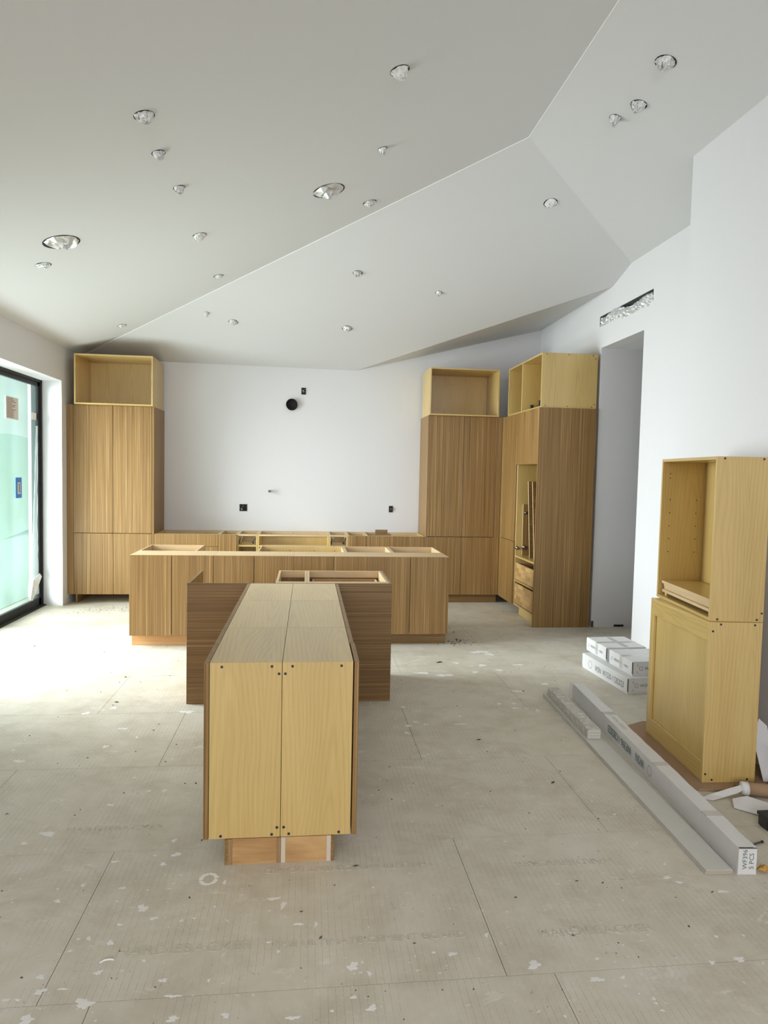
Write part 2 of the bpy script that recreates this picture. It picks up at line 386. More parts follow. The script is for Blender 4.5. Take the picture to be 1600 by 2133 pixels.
struct(boxes('wall_hall', [(3.35, 6.2, HY1, HY1+.15, 0, 3.3), (3.35, 6.2, HY0-.15, HY0, 0, 3.3), (6.2, 6.35, HY0-.15, HY1+.15, 0, 3.3)], 'wall'))
struct(boxes('ceiling_hall', [(3.35, 6.2, HY0, HY1, HZ, HZ+.1)], 'ceiling'))
# rear wall behind the camera with a wide window opening
struct(boxes('wall_rear', [(-3.35, 3.35, YREAR-.2, YREAR, 0, .3), (-3.35, 3.35, YREAR-.2, YREAR, 3.6, 4.7), (-3.35, -2.8, YREAR-.2, YREAR, .3, 3.6), (2.4, 3.35, YREAR-.2, YREAR, .3, 3.6)], 'wall'))
struct(boxes('roof', [(-3.6, 6.4, YREAR-.4, 9.6, 4.7, 4.8)], 'wall'))
# torn drywall at the foot of the hall wall
hw = bpy.data.objects['wall_hall']
box('drywall_patch', 3.235, 3.46, HY1-.006, HY1, .0, .085, 'wall', hw, 0)
box('drywall_patch', 3.46, 3.64, HY1-.006, HY1, .03, .085, 'wall', hw, 0)
box('drywall_gap', 3.47, 3.585, HY1-.004, HY1, .004, .026, 'dark', hw, 0)
box('drywall_gap', 3.20, 3.225, HY1-.004, HY1, .0, .07, 'carton_edge', hw, 0)

# ---- folded ceiling
def zf1(x): return 3.12 + .2556*(x+2.933)
def zf2(x, y): return 3.0768 - .008*x + .302*(9.267-y)
def zf3(x): return 4.2906 - .2838*(x-1.647)
def yhip(x, z): return 9.267 - (z - 3.0768 + .008*x)/.302
A_ = (1.647, yhip(1.647, 4.2906), 4.2906)
L0 = (-3.2, yhip(-3.2, zf1(-3.2)), zf1(-3.2)); Q_ = (3.3, yhip(3.3, zf3(3.3)), zf3(3.3))
P1 = (.622, YB+.0, zf2(.622, YB)); P2 = (3.198, 7.031, zf2(3.198, 7.031)); P3 = (3.198, YB, 3.725)
ext = lambda a, b_, k: tuple(b_[i]+(b_[i]-a[i])*k for i in range(3))
P2e = ext(P1, P2, .03); P3e = (3.30, YB+.03, 3.751); P1e = ext(P2, P1, .02)
bm = bmesh.new()
def poly(*pts): bm.faces.new([bm.verts.new(p) for p in pts])
poly((-3.2, YREAR-.1, zf1(-3.2)), L0, A_, (1.647, YREAR-.1, 4.2906))
poly((1.647, YREAR-.1, 4.2906), A_, Q_, (3.3, YREAR-.1, zf3(3.3)))
poly(L0, (-3.2, YB+.03, zf2(-3.2, YB+.03)), P1); poly(L0, P1, A_); poly(P1, P2e, A_); poly(P2e, Q_, A_); poly((-3.2, YB+.03, zf2(-3.2, YB+.03)), (P1[0], YB+.03, zf2(P1[0], YB+.03)), P1)
poly(P1e, P3e, P2e)
ceiling = struct(done(bm, 'ceiling', 'ceiling'))
def bead(name, a, b_):
    d = Vector((0, 0, -.001)); struct(rod(name, Vector(a)+d, Vector(b_)+d, .0032, 'bead', None, 8))
bead('trim_1', (-2.93, yhip(-2.93, zf1(-2.93)), zf1(-2.93)), A_); bead('trim_2', A_, (1.647, YREAR, 4.2906))

# ---- sliding door in the left wall
door = bpy.data.objects.new('door_1', None); COL.objects.link(door); struct(door)
FX0, FX1 = -3.30, -3.185
boxes('outer_frame', [(FX0, FX1, DY1-.035, DY1, 0, DZ), (FX0, FX1, DY0, DY0+.05, 0, DZ), (FX0, FX1, DY0, DY1, DZ-.03, DZ), (FX0, FX1, DY0, DY1, 0, .02)], 'black', door)
npan = 3; pw = (DY1-DY0-.07)/npan
for k in range(npan):
    a = DY0+.04+k*pw; c = a+pw+.012
    if k == npan-1: c = DY1-.035
    xo = -3.225 if k == npan-1 else -3.27
    boxes('sash_frame', [(xo-.02, xo+.022, a, a+.055, .02, DZ-.03), (xo-.02, xo+.022, c-.055, c, .02, DZ-.03), (xo-.02, xo+.022, a, c, DZ-.075, DZ-.03), (xo-.02, xo+.022, a, c, .02, .10)], 'black', door)
    box('glass_pane', xo-.004, xo+.004, a+.05, c-.05, .09, DZ-.07, 'glass', door, 0)
XG = -3.22
box('sill_strip', -3.185, -3.15, DY0, DY1, 0, .012, 'black', door, 0)
def on_glass(y0, y1, z0, z1, mt, name, t=.002, parent=door):
    return box(name, XG, XG+t, y0, y1, z0, z1, mt, parent, 0)
st = on_glass(7.67, 7.98, 2.19, 2.43, 'sticker', 'warning_sticker')
for i in range(13):
    z = 2.41-.0165*i; L = .27 if i % 3 else .22
    box('printed_line', XG+.002, XG+.0026, 7.69, 7.69+L*(.6+.4*random.random()), z-.0035, z+.0035, 'sticker_ink', st, 0)
tp_ = on_glass(7.895, 8.05, 1.325, 1.555, 'blue', 'blue_tape', .003)
box('handle_tag', XG+.003, XG+.006, 7.94, 8.01, 1.37, 1.50, 'sticker', tp_, 0)
box('printed_mark', XG+.006, XG+.0066, 7.965, 7.99, 1.385, 1.49, 'print', tp_, 0)
on_glass(8.36, 8.49, 2.23, 2.31, 'sticker', 'small_sticker')
# loose protective sheet peeling beside the stile
bm = bmesh.new(); nz, ny = 26, 9; g = []
for i in range(nz+1):
    t = i/nz; z = .16+2.0*t; wd = .30*(1-t)**1.2+.02; row = []
    for j in range(ny+1):
        s = j/ny; row.append(bm.verts.new((XG+.010+.012*math.sin(9*s+3*t)+.008*random.random(), 8.475-wd*(1-s), z)))
    g.append(row)
for i in range(nz):
    for j in range(ny): bm.faces.new((g[i][j], g[i][j+1], g[i+1][j+1], g[i+1][j]))
done(bm, 'peeling_film', 'sheet', door, True)
bm = bmesh.new()
q = [(XG+.02, 8.22, .12), (XG+.03, 8.26, .11), (XG+.045, 8.50, .36), (XG+.02, 8.50, .40), (XG+.015, 8.32, .34)]
bm.faces.new([bm.verts.new(p) for p in q]); o = done(bm, 'torn_film_flap', 'paper', door)
md = o.modifiers.new('thick', 'SOLIDIFY'); md.thickness = .003
# outside: paving and a planted bank
struct(boxes('ground_outside', [(-30, -3.4, -10, 40, -.25, -.15)], 'paving'))
bm = bmesh.new(); G = []
for i in range(25):
    row = []
    for j in range(13):
        u, v_ = i/24, j/12
        row.append(bm.verts.new((-7.5-6*v_, 2+34*u, -.2+2.4*math.sin(v_*1.5)*(1+.3*math.sin(u*9)) + .25*random.random())))
    G.append(row)
for i in range(24):
    for j in range(12): bm.faces.new((G[i][j], G[i+1][j], G[i+1][j+1], G[i][j+1]))
struct(done(bm, 'hill_outside', 'grass', None, True))

# ================================================================== cabinets
T = .018
def screws(t, pts, axis=(0, -1, 0), r=.0062):
    for p in pts:
        p = Vector(p); a = Vector(axis)
        s = rod('screw_head', p - a*.002, p + a*.0014, r, 'screw', t, 12)
        rod('screw_recess', p + a*.0012, p + a*.0018, r*.5, 'dark', s, 6)
def carcass(t, w, d, h, z=0.0, top='full', back=True, mt='maple', y0=0.0, bottom=True):
    """local: x 0..w, y y0 (front)..d (back), z..z+h"""
    box('side_panel', 0, T, y0, d, z, z+h, mt, t); box('side_panel', w-T, w, y0, d, z, z+h, mt, t)
    if bottom: box('bottom_panel', T, w-T, y0, d, z, z+T, 'maple_x', t)
    if back: box('back_panel', T, w-T, d-.012, d, z+T, z+h-T, mt, t)
    if top == 'full': box('top_panel', T, w-T, y0, d, z+h-T, z+h, 'maple_x', t)
    elif top == 'rails':
        box('stretcher', T, w-T, y0, y0+.075, z+h-T, z+h, 'rail', t); box('stretcher', T, w-T, d-.075, d, z+h-T, z+h, 'rail', t)
def hinge(parent, p, d=(0, -1, 0), s=1.0, name='hinge'):
    """cup hinge: steel arm and boss standing out along d"""
    p = Vector(p); d = Vector(d)
    h_ = rod(name, p, p+d*.012*s, .019*s, 'steel', parent, 12)
    rod('hinge_arm', p+d*.012*s, p+d*.055*s+Vector((0, 0, .004)), .010*s, 'steel', h_, 8)
    rod('hinge_cap', p+d*.055*s, p+d*.064*s, .016*s, 'steel', h_, 10)
R90 = math.radians(90)

# ---- left tall cabinet
t = thing('tall_cabinet', 'tall striped wood four-door pantry cabinet next to the sliding glass door', 'cabinet', (-2.937, BF, 0), 0, 'tall cabinets on the back wall')
W = -1.904+2.937; D_ = YB-BF
box('filler_strip', 0, .074, 0, .02, TOE, ZT, 'lam', t)
box('door', .0765, .5385, 0, .02, .8795, ZT-.002, 'lam', t); box('door', .5435, 1.003, 0, .02, .8795, ZT-.002, 'lam', t)
box('door', .0765, .5385, 0, .02, TOE, .8735, 'lam', t); box('door', .5435, 1.003, 0, .02, TOE, .8735, 'lam', t)
box('end_panel', W-.027, W, 0, D_-.002, TOE, ZT, 'lam', t)
box('side_panel', .075, .093, .022, D_-.002, TOE, ZT-.004, 'maple', t)
box('bottom_panel', .093, W-.027, .022, D_-.002, TOE, TOE+T, 'maple_x', t)
box('top_panel', .093, W-.027, .022, D_-.002, ZT-.022, ZT-.004, 'maple_x', t)
box('back_panel', .093, W-.027, D_-.014, D_-.002, TOE+T, ZT-.022, 'maple', t)
box('plinth_leg', .082, .10, .045, D_-.05, 0, TOE, 'lam', t); box('plinth_back', .10, W-.03, .56, .578, 0, TOE, 'lam_x', t)
box('plinth_leg', W-.06, W-.042, .075, D_-.05, 0, TOE, 'ply', t)
# ---- open box on top of it
def open_box(name, label, x0, x1, y0, y1, z0, z1, group):
    t = thing(name, label, 'cabinet', (x0, y0, z0), 0, group); w_, d_, h_ = x1-x0, y1-y0, z1-z0
    box('side_panel', 0, T, 0, d_, 0, h_, 'maple', t); box('side_panel', w_-T, w_, 0, d_, 0, h_, 'maple', t)
    box('top_panel', T, w_-T, 0, d_, h_-T, h_, 'maple_x', t); box('bottom_panel', T, w_-T, 0, d_, 0, T, 'maple_x', t)
    box('back_panel', T, w_-T, d_-.012, d_, T, h_-T, 'maple', t)
    return t
open_box('wall_cabinet', 'empty doorless maple box on the pantry cabinet beside the sliding door', -2.8285, -1.906, 8.60, 9.19, ZT, ZU, 'open boxes on the tall cabinets')
# ---- right tall cabinet
X0 = 1.5247
t = thing('tall_cabinet', 'tall striped wood four-door cabinet facing the room in the back corner', 'cabinet', (X0, BF, 0), 0, 'tall cabinets on the back wall')
box('end_panel', 0, .02, 0, D_-.002, TOE, ZT, 'lam', t)
box('door', .022, .478, 0, .02, .8795, ZT-.002, 'lam', t); box('door', .483, .914, 0, .02, .8795, ZT-.002, 'lam', t)
box('door', .022, .478, 0, .02, TOE, .8735, 'lam', t); box('door', .483, .914, 0, .02, TOE, .8735, 'lam', t)
box('filler_strip', .918, .984, 0, .02, TOE, ZT, 'lam', t)
box('side_panel', .900, .918, .022, D_-.002, TOE, ZT-.004, 'maple', t)
box('bottom_panel', .02, .90, .022, D_-.002, TOE, TOE+T, 'maple_x', t); box('top_panel', .02, .90, .022, D_-.002, ZT-.022, ZT-.004, 'maple_x', t)
box('back_panel', .02, .90, D_-.014, D_-.002, TOE+T, ZT-.022, 'maple', t)
box('toe_kick', -.0, .98, .055, .073, 0, TOE-.001, 'lam_x', t)
open_box('wall_cabinet', 'empty doorless maple box on the corner cabinet facing the room', 1.5274, 2.44, 8.60, 9.19, ZT, ZU, 'open boxes on the tall cabinets')
# ---- oven cabinet and narrow cabinet on the right wall (front faces the room's left)
XF = 2.511; WD = 3.160
# narrow cabinet: world Y 8.04 .. 8.66
t = thing('narrow_cabinet', 'narrow striped wood two-door cabinet in the corner beside the oven cabinet', 'cabinet', (XF, 8.662, 0), -R90)
w_ = 8.662-8.040
box('filler_strip', 0, .068, 0, .02, TOE, ZT, 'lam', t)
box('door', .071, w_-.002, 0, .02, .889, ZT-.002, 'lam', t); box('door', .071, w_-.002, -.004, .016, TOE, .885, 'lam', t)
box('side_panel', w_-T-.001, w_-.001, .022, WD-XF, TOE, ZT-.004, 'maple', t)
box('top_panel', .0, w_-T-.001, .022, WD-XF, ZT-.022, ZT-.004, 'maple_x', t); box('bottom_panel', .0, w_-T-.001, .022, WD-XF, TOE, TOE+T, 'maple_x', t)
# oven cabinet: world Y 7.27 .. 8.04
t = thing('oven_cabinet', 'tall oven cabinet with empty opening over two bare drawers by the hall doorway', 'cabinet', (XF, 8.039, 0), -R90)
w_ = 8.039-7.268; dd = WD-XF
box('upper_panel', 0, w_-.001, 0, .02, 1.826, ZT, 'lam', t)
box('side_panel', .001, T, .02, dd, TOE, ZT-.004, 'maple', t); box('side_panel', w_-T, w_-.001, .02, dd, TOE, ZT-.004, 'maple', t)
box('back_panel', T, w_-T, dd-.012, dd, TOE+T, ZT-.022, 'maple', t)
box('top_panel', T, w_-T, .02, dd, ZT-.022, ZT-.004, 'maple_x', t); box('bottom_panel', T, w_-T, .02, dd, TOE, TOE+T, 'maple_x', t)
box('oven_shelf', T, w_-T, .02, dd-.014, .700, .722, 'maple_x', t); box('divider_rail', T, w_-T, .02, .08, .405, .425, 'maple_x', t)
for z0, z1 in ((.430, .632), (.140, .382)):
    dr = box('drawer', T+.012, w_-T-.012, .024, .042, z0, z1, 'butcher', t)
    box('drawer_side', T+.012, T+.026, .042, .50, z0, z1, 'butcher', dr); box('drawer_side', w_-T-.026, w_-T-.012, .042, .50, z0, z1, 'butcher', dr)
    box('drawer_bottom', T+.026, w_-T-.026, .042, .50, z0+.01, z0+.02, 'maple_x', dr); box('drawer_back', T+.026, w_-T-.026, .485, .50, z0+.02, z1, 'butcher', dr)
box('toe_kick', .06, w_-.001, .075, .093, 0, TOE-.001, 'maple_x', t)
hinge(t, (T, .035, .81), (1, 0, 0), 1.1)
ep = thing('end_panel', 'wide striped wood panel down to the floor beside the hall doorway', 'panel', (XF, 7.2478, 0))
box('panel_board', 0, 3.165-XF, 0, .019, 0, ZT, 'lam', ep); box('edge_band', -.001, 0, 0, .019, 0, ZT, 'lam', ep, 0)
# loose boards standing in the oven opening
def lean_board(label, y_bot, y_top, z1, x0, depth, mt, th=.018):
    o = thing('loose_panel', label, 'panel', (x0, y_bot, .7225), 0, 'loose panels in the oven opening')
    b_ = box('panel_board', 0, depth, -th/2, th/2, 0, z1-.7225, mt, o); box('edge_band', -.0012, 0, -th/2, th/2, 0, z1-.7225, 'rail', o, 0)
    o.rotation_euler = (-math.atan2(y_top-y_bot, z1-.7225), 0, 0); return o
lean_board('striped loose board leaning deepest inside the oven opening', 7.72, 7.85, 1.635, XF+.10, .40, 'lam_x')
lean_board('striped loose board leaning nearer the front of the oven opening', 7.56, 7.70, 1.635, XF+.10, .42, 'lam_x')
sb = lean_board('short striped loose board with two hinges standing behind the leaning boards', 7.995, 7.998, 1.345, XF+.095, .38, 'lam')
hinge(sb, (.02, -.009, .10), (0, -1, 0), 1.1); hinge(sb, (.025, -.009, .52), (0, -1, 0), 1.0)
# ---- double box on top of them
t = thing('wall_cabinet', 'doorless two-compartment maple box above the oven cabinet by the hall doorway', 'cabinet', (2.5284, 8.51, ZT), -R90, 'open boxes on the tall cabinets')
w_, d_, h_ = 8.51-7.262, 3.165-2.5284, .600
carcass(t, w_, d_, h_, 0, 'full', True)
box('divider', .555-T/2, .555+T/2, 0, d_-.012, T, h_-T, 'maple', t)
screws(t, [(w_, .05, .585), (w_, .30, .585), (w_, .58, .585), (w_, .61, .55), (w_, .05, .02), (w_, .30, .02), (w_, .58, .02), (w_, .61, .05)], (1, 0, 0), .006)
for k, y in enumerate((.10, .03)):
    o = thing('drawer_clip', ('black plastic hinge clip standing deeper in the box over the oven cabinet', 'black plastic hinge clip standing near the front edge of the box over the oven cabinet')[k], 'clip', (2.5284+y, 7.90-.50*k, ZT+T), 0, 'hinge clips in the open box')
    box('clip_body', 0, .035, 0, .03, 0, .075, 'black_plastic', o); rod('clip_pin', (-.004, .015, .03), (0, .015, .03), .008, 'steel', o, 8)

# ---- base cabinets along the back wall
bx = [-1.902, -1.118, -.888, -.631, .276, .516, .761, 1.522]
lab = ['base cabinet with wide striped drawers beside the pantry cabinet', 'narrow base cabinet with a single striped front next to the wide drawers',
       'small open base cabinet with drawer slides left of the cooktop opening', 'wide open base cabinet without fronts in the middle of the back wall',
       'small open base cabinet with drawer slides right of the cooktop opening', 'narrow base cabinet with one striped front beside the widest right drawers',
       'base cabinet with wide striped drawers beside the corner cabinet']
for k in range(7):
    a, c = bx[k], bx[k+1]; w_ = c-a-.002
    t = thing('base_cabinet', lab[k], 'cabinet', (a+.001, BF, 0), 0, 'base cabinets along the back wall')
    d_ = YB-BF-.004; h_ = TOP-TOE
    box('side_panel', 0, T, .02, d_, TOE, TOP, 'maple', t); box('side_panel', w_-T, w_, .02, d_, TOE, TOP, 'maple', t)
    box('bottom_panel', T, w_-T, .02, d_, TOE, TOE+T, 'maple_x', t); box('back_panel', T, w_-T, d_-.012, d_, TOE+T, TOP-.07, 'maple', t)
    box('stretcher', T, w_-T, d_-.03, d_, TOP-.07, TOP, 'rail', t)
    box('toe_kick', 0, w_, .075, .093, 0, TOE-.001, 'lam_x', t)
    if k in (0, 6):
        box('stretcher', T, w_-T, .02, .038, TOP-.05, TOP, 'rail', t)
        box('drawer_front', .001, w_-.001, 0, .0195, .722, TOP-.002, 'lam', t); box('drawer_front', .001, w_-.001, 0, .0195, .42, .719, 'lam', t); box('drawer_front', .001, w_-.001, 0, .0195, TOE, .417, 'lam', t)
        box('drawer_box', .04, w_-.04, .045, .50, .74, .81, 'ply', t)
    elif k in (1, 5):
        box('stretcher', T, w_-T, .02, .038, TOP-.05, TOP, 'rail', t); box('door', .002, w_-.002, 0, .0195, TOE, TOP-.002, 'lam', t)
        box('inner_shelf', T, w_-T, .05, d_-.02, .48, .50, 'maple_x', t)
    else:
        box('stretcher', T, w_-T, .02, .11, TOP-T, TOP, 'rail', t)
        box('shelf_rail', T, w_-T, .02, (.12 if k == 3 else .5), .722, .74, 'maple_x', t)
        if k in (2, 4):
            for s in (0, 1):
                xx = T+.03 if s == 0 else w_-T-.012
                r_ = rod('drawer_slide', (xx-.022, .03, .775), (xx+.004, .12, .835), .012, 'steel', t, 10); rod('slide_cap', (xx-.026, .028, .768), (xx-.018, .05, .79), .014, 'black_plastic', r_, 10)
    if k == 3:
        screws(t, [(w_*.48, d_-.03, TOP-.03), (w_*.16, d_-.03, TOP-.03), (w_*.84, d_-.03, TOP-.03)], (0, -1, 0), .005)
# small scrap of dark laminate lying on the cabinet tops
o = thing('wood_scrap', 'small dark wood offcut lying across the rails of the right drawer cabinet', 'offcut', (.90, 8.90, TOP+.0005))
box('offcut_board', -.02, .19, -.12, .10, 0, .012, 'lam_x', o); box('offcut_block', .0, .165, .09, .10, .012, .055, 'lam_x', o)

# ---- island: front row of shallow cabinets facing the camera, back row of deep open cabinets
IY, IYM, IYB = 6.4957, 6.870, 7.405
ix = [-1.6515, -.882, -.1245, .629, 1.387]
il = ['shallow island cabinet with two striped doors at the end nearest the sliding door', 'shallow island cabinet with two striped doors behind the low end panel',
      'shallow island cabinet with two striped doors behind the open-topped peninsula cabinet', 'shallow island cabinet with two striped doors at the end nearest the oven cabinet']
gaps = [(.0025, .0055), (.0025, .0055), (.0008, .0055), (.0008, .006)]
for k in range(4):
    a, c = ix[k], ix[k+1]; w_ = c-a-.0005
    t = thing('island_cabinet', il[k], 'cabinet', (a, IY, 0), 0, 'front row cabinets of the long island')
    d_ = IYM-IY
    box('side_panel', 0, T, .021, d_, TOE, TOP-T, 'lam' if k == 0 else 'maple', t); box('side_panel', w_-T, w_, .021, d_, TOE, TOP-T, 'lam' if k == 3 else 'maple', t)
    box('top_panel', 0, w_, .0205, d_, TOP-T, TOP, 'rail', t); box('bottom_panel', T, w_-T, .021, d_, TOE, TOE+T, 'maple_x', t); box('back_panel', T, w_-T, d_-.012, d_, TOE+T, TOP-T, 'maple', t)
    g0, gm = gaps[k]; mid = {0: -1.266, 1: -.503, 2: .254, 3: 1.004}[k]-a
    box('door', g0 if k else 0, mid-gm/2, 0, .020, TOE, TOP-.001, 'lam', t, .0008); box('door', mid+gm/2, w_-(g0 if k < 3 else 0), 0, .020, TOE, TOP-.001, 'lam', t, .0008)
    box('toe_kick', 0, w_, .092, .11, 0, TOE-.001, 'ply_orange' if k < 2 else 'lam_x', t)
bk = [(-1.6515, -1.095, 'deep open-topped island cabinet at the end nearest the sliding door'), (-.50, .385, 'deep open-topped sink cabinet in the middle of the long island'),
      (.387, .868, 'deep open-topped island cabinet between the sink cabinet and the end cabinet'), (.870, 1.387, 'deep open-topped island cabinet at the end nearest the oven cabinet')]
for k, (a, c, l_) in enumerate(bk):
    w_ = c-a; t = thing('island_cabinet', l_, 'cabinet', (c, IYB, 0), math.pi, 'back row cabinets of the long island'); d_ = IYB-IYM-.002
    box('side_panel', 0, T, 0, d_, TOE, TOP, 'rail', t); box('side_panel', w_-T, w_, 0, d_, TOE, TOP, 'rail', t)
    box('bottom_panel', T, w_-T, 0, d_, TOE, TOE+T, 'maple_x', t); box('back_panel', T, w_-T, d_-.012, d_, TOE+T, TOP-.04, 'maple', t)
    box('stretcher', T, w_-T, 0, .022, TOP-(.30 if k == 1 else .06), TOP, 'maple' if k == 1 else 'rail', t); box('toe_kick', 0, w_, .05, .068, 0, TOE-.001, 'lam_x', t)
    if k == 1: screws(t, [(w_*.10, .022, TOP-.05), (w_*.35, .022, TOP-.05), (w_*.65, .022, TOP-.05), (w_*.9, .022, TOP-.05)], (0, 1, 0), .005)
    else:
        box('door', .002, w_-.002, -.02, -.001, TOE, TOP-.002, 'lam', t)
        box('drawer_box', .05, w_-.05, .05, .45, .70, .80, 'ply', t)

# ---- cross unit (T end) with horizontal-grain back panel
CY = 4.897
t = thing('back_panel_sheet', 'wide dark panel with horizontal grain standing across the peninsula end', 'panel', (-.849, CY, 0))
box('panel_board', 0, 1.473, 0, .019, 0, TOP-.001, 'lam_x', t); box('panel_edge', .0, 1.473, 0, .019, TOP-.001, TOP, 'lam_x', t, 0)
t = thing('end_panel', 'upright end panel with bare interior face beside the dishwasher gap', 'panel', (-.849, CY+.0195, 0))
box('panel_board', 0, .019, 0, 5.535-CY-.0195, 0, TOP, 'lam', t)
t = thing('end_panel', 'striped end panel closing the open-topped cabinet toward the white boxes', 'panel', (.605, CY+.0195, 0))
box('panel_board', 0, .019, 0, 5.56-CY-.0195, 0, TOP, 'lam', t)
for a, c, l_ in ((-.226, .0005, 'narrow open-topped cabinet behind the horizontal-grain panel'), (.0015, .6045, 'wide open-topped cabinet with a drawer box behind the horizontal-grain panel')):
    w_ = c-a; t = thing('base_cabinet', l_, 'cabinet', (c, 5.548, 0), math.pi, 'open cabinets behind the horizontal-grain panel'); d_ = 5.548-CY-.0205
    box('side_panel', 0, T, 0, d_, TOE, TOP, 'rail', t); box('side_panel', w_-T, w_, 0, d_, TOE, TOP, 'rail', t)
    box('stretcher', T, w_-T, 0, .02, TOP-.055, TOP, 'rail', t); box('stretcher', T, w_-T, d_-.075, d_, TOP-T, TOP, 'rail', t)
    box('bottom_panel', T, w_-T, 0, d_, TOE, TOE+T, 'maple_x', t); box('back_panel', T, w_-T, d_-.012, d_, TOE+T, TOP-T, 'maple', t); box('toe_kick', 0, w_, .06, .078, 0, TOE-.001, 'lam_x', t)
    if w_ > .4:
        dr = box('drawer', .04, w_-.04, .04, .055, .69, .815, 'ply', t); box('drawer_side', .04, .054, .055, .50, .69, .815, 'rail', dr); box('drawer_side', w_-.054, w_-.04, .055, .50, .69, .815, 'rail', dr)
        box('drawer_back', .054, w_-.054, .485, .50, .69, .815, 'ply', dr); box('drawer_bottom', .054, w_-.054, .055, .485, .695, .705, 'ply', dr); box('front', .002, w_-.002, -.02, -.001, TOE, TOP-.002, 'lam', t)
        screws(t, [(w_*.2, .055, .76), (w_*.86, .055, .76)], (0, 1, 0), .005)
    else: box('front', .002, w_-.002, -.02, -.001, TOE, TOP-.002, 'lam', t); box('inner_shelf', T, w_-T, .03, d_-.08, .55, .565, 'lam_x', t)

# ---- peninsula: two rows of three shallow cabinets back to back on plywood plinths
seams = [2.855, 3.500, 4.242, 4.895]
pl = [['peninsula cabinet with screwed bare side nearest the camera, sliding-door side', 'middle peninsula cabinet on the sliding-door side', 'peninsula cabinet against the horizontal-grain panel, sliding-door side'],
      ['peninsula cabinet with screwed bare side nearest the camera, white-boxes side', 'middle peninsula cabinet on the white-boxes side', 'peninsula cabinet against the horizontal-grain panel, white-boxes side']]
XC = -.0985
for s in (0, 1):
    for k in range(3):
        a, c = seams[k], seams[k+1]; w_ = c-a-.0032; d_ = .3003
        if s == 0: t = thing('peninsula_cabinet', pl[0][k], 'cabinet', (-.4001, c-.0016, 0), -R90, 'back-to-back peninsula cabinets')
        else: t = thing('peninsula_cabinet', pl[1][k], 'cabinet', (.2027, a+.0016, 0), R90, 'back-to-back peninsula cabinets')
        box('side_panel', 0, T, 0, d_, TOE, TOP-.0005, 'maple', t, .0008); box('side_panel', w_-T, w_, 0, d_, TOE, TOP-.0005, 'maple', t, .0008)
        box('top_panel', 0, w_, 0, d_, TOP-.0005, TOP, 'maple_x', t, 0); box('top_core', T, w_-T, 0, d_, TOP-T, TOP-.0005, 'maple_x', t, 0)
        box('bottom_panel', T, w_-T, 0, d_, TOE, TOE+T, 'maple_x', t); box('back_panel', T, w_-T, d_-.012, d_, TOE+T, TOP-T, 'maple', t)
        hw_ = w_/2
        for j in (0, 1):
            x0, x1 = (.001, hw_-.001) if j == 0 else (hw_+.001, w_-.001)
            out_ = -.0235
            dro = box('door', x0, x1, out_, -.0025, TOE-.002, TOP-.001, 'lam', t, .001)
            if s == 1 and k == 0 and j == 0: dro.location = (0, -.0025, 0); dro.rotation_euler = (0, 0, math.radians(-.3))
        if k == 0:     # screws in the exposed near side
            sx_ = w_ if s == 0 else 0.0; ax = (1, 0, 0) if s == 0 else (-1, 0, 0)
            zz = TOP-.018; zb = TOE+.012
            pts = [(sx_, .05, zz), (sx_, .258, zz), (sx_, .288, zz-.032), (sx_, .05, zb), (sx_, .265, zb), (sx_, .287, zb+.03)]
            screws(t, pts, ax, .0062)
def plinth(label, x0, x1, lam_side):
    t = thing('plywood_plinth', label, 'plinth', (x0, 2.853, 0), 0, 'plywood plinths under the peninsula'); w_ = x1-x0; L = 2.03
    lt = .0135
    if lam_side == 'l':
        box('cladding_strip', 0, lt, 0, L, 0, TOE-.002, 'lam_y', t); a, c = lt, w_
    else:
        box('cladding_strip', w_-lt, w_, 0, L, 0, TOE-.002, 'lam_y', t); a, c = 0, w_-lt
    box('side_board', a, a+.018, .0, L, 0, TOE-.002, 'ply_edge' if lam_side == 'l' else 'ply_white', t, 0); box('side_board', c-.018, c, .0, L, 0, TOE-.002, 'ply_edge' if lam_side == 'l' else 'ply_white', t, 0)
    box('front_board', a+.018, c-.018, .002, .02, 0, TOE-.002, 'ply', t, 0); box('back_board', a+.018, c-.018, L-.02, L-.002, 0, TOE-.002, 'ply', t, 0)
plinth('plywood plinth with reddish edges under the peninsula, sliding-door side', -.332, -.0945, 'l')
plinth('plywood plinth with pale edges under the peninsula, white-boxes side', -.094, .133, 'r')

# ---- two maple wall cabinets stacked at the right
a_ = .072; u = Vector((math.sin(a_), math.cos(a_), 0)); w_, d_, h_ = .731, .299, .897
o0 = Vector((2.186, 3.431, .014)) + u*w_
t = thing('wall_cabinet', 'closed maple cabinet standing on brown cardboard, lower of the stacked pair', 'cabinet', o0, -R90-a_, 'stacked maple cabinets by the right wall')
box('side_panel', 0, T, 0, d_, 0, h_, 'maple', t, .001); box('side_panel', w_-T, w_, 0, d_, 0, h_, 'maple', t, .001)
box('top_panel', T, w_-T, 0, d_, h_-T, h_, 'maple_x', t, .001); box('bottom_panel', T, w_-T, 0, d_, 0, T, 'maple_x', t, .001)
box('top_rail', T, w_-T, 0, .016, h_-.105, h_-T, 'maple_x', t, .001); box('bottom_rail', T, w_-T, 0, .016, T, .115, 'maple_x', t, .001)
box('stile', T, T+.035, .001, .016, .115, h_-.105, 'maple', t, .001)
box('back_panel', T, w_-T, .017, .026, T, h_-T, 'maple', t, 0)
screws(t, [(w_, .022, h_-.05), (w_, .065, h_-.012), (w_, .255, h_-.014)], (1, 0, 0), .0062)
for p in ((w_, .017, .048), (w_, .055, .016), (w_, .255, .02)): rod('screw_hole', (p[0]-.001, p[1], p[2]), (p[0]+.0008, p[1], p[2]), .006, 'dark', t, 10)
a2 = .131; u = Vector((math.sin(a2), math.cos(a2), 0)); w_, d_, h_ = .766, .290, .903
o0 = Vector((2.199, 3.450, .912)) + u*w_
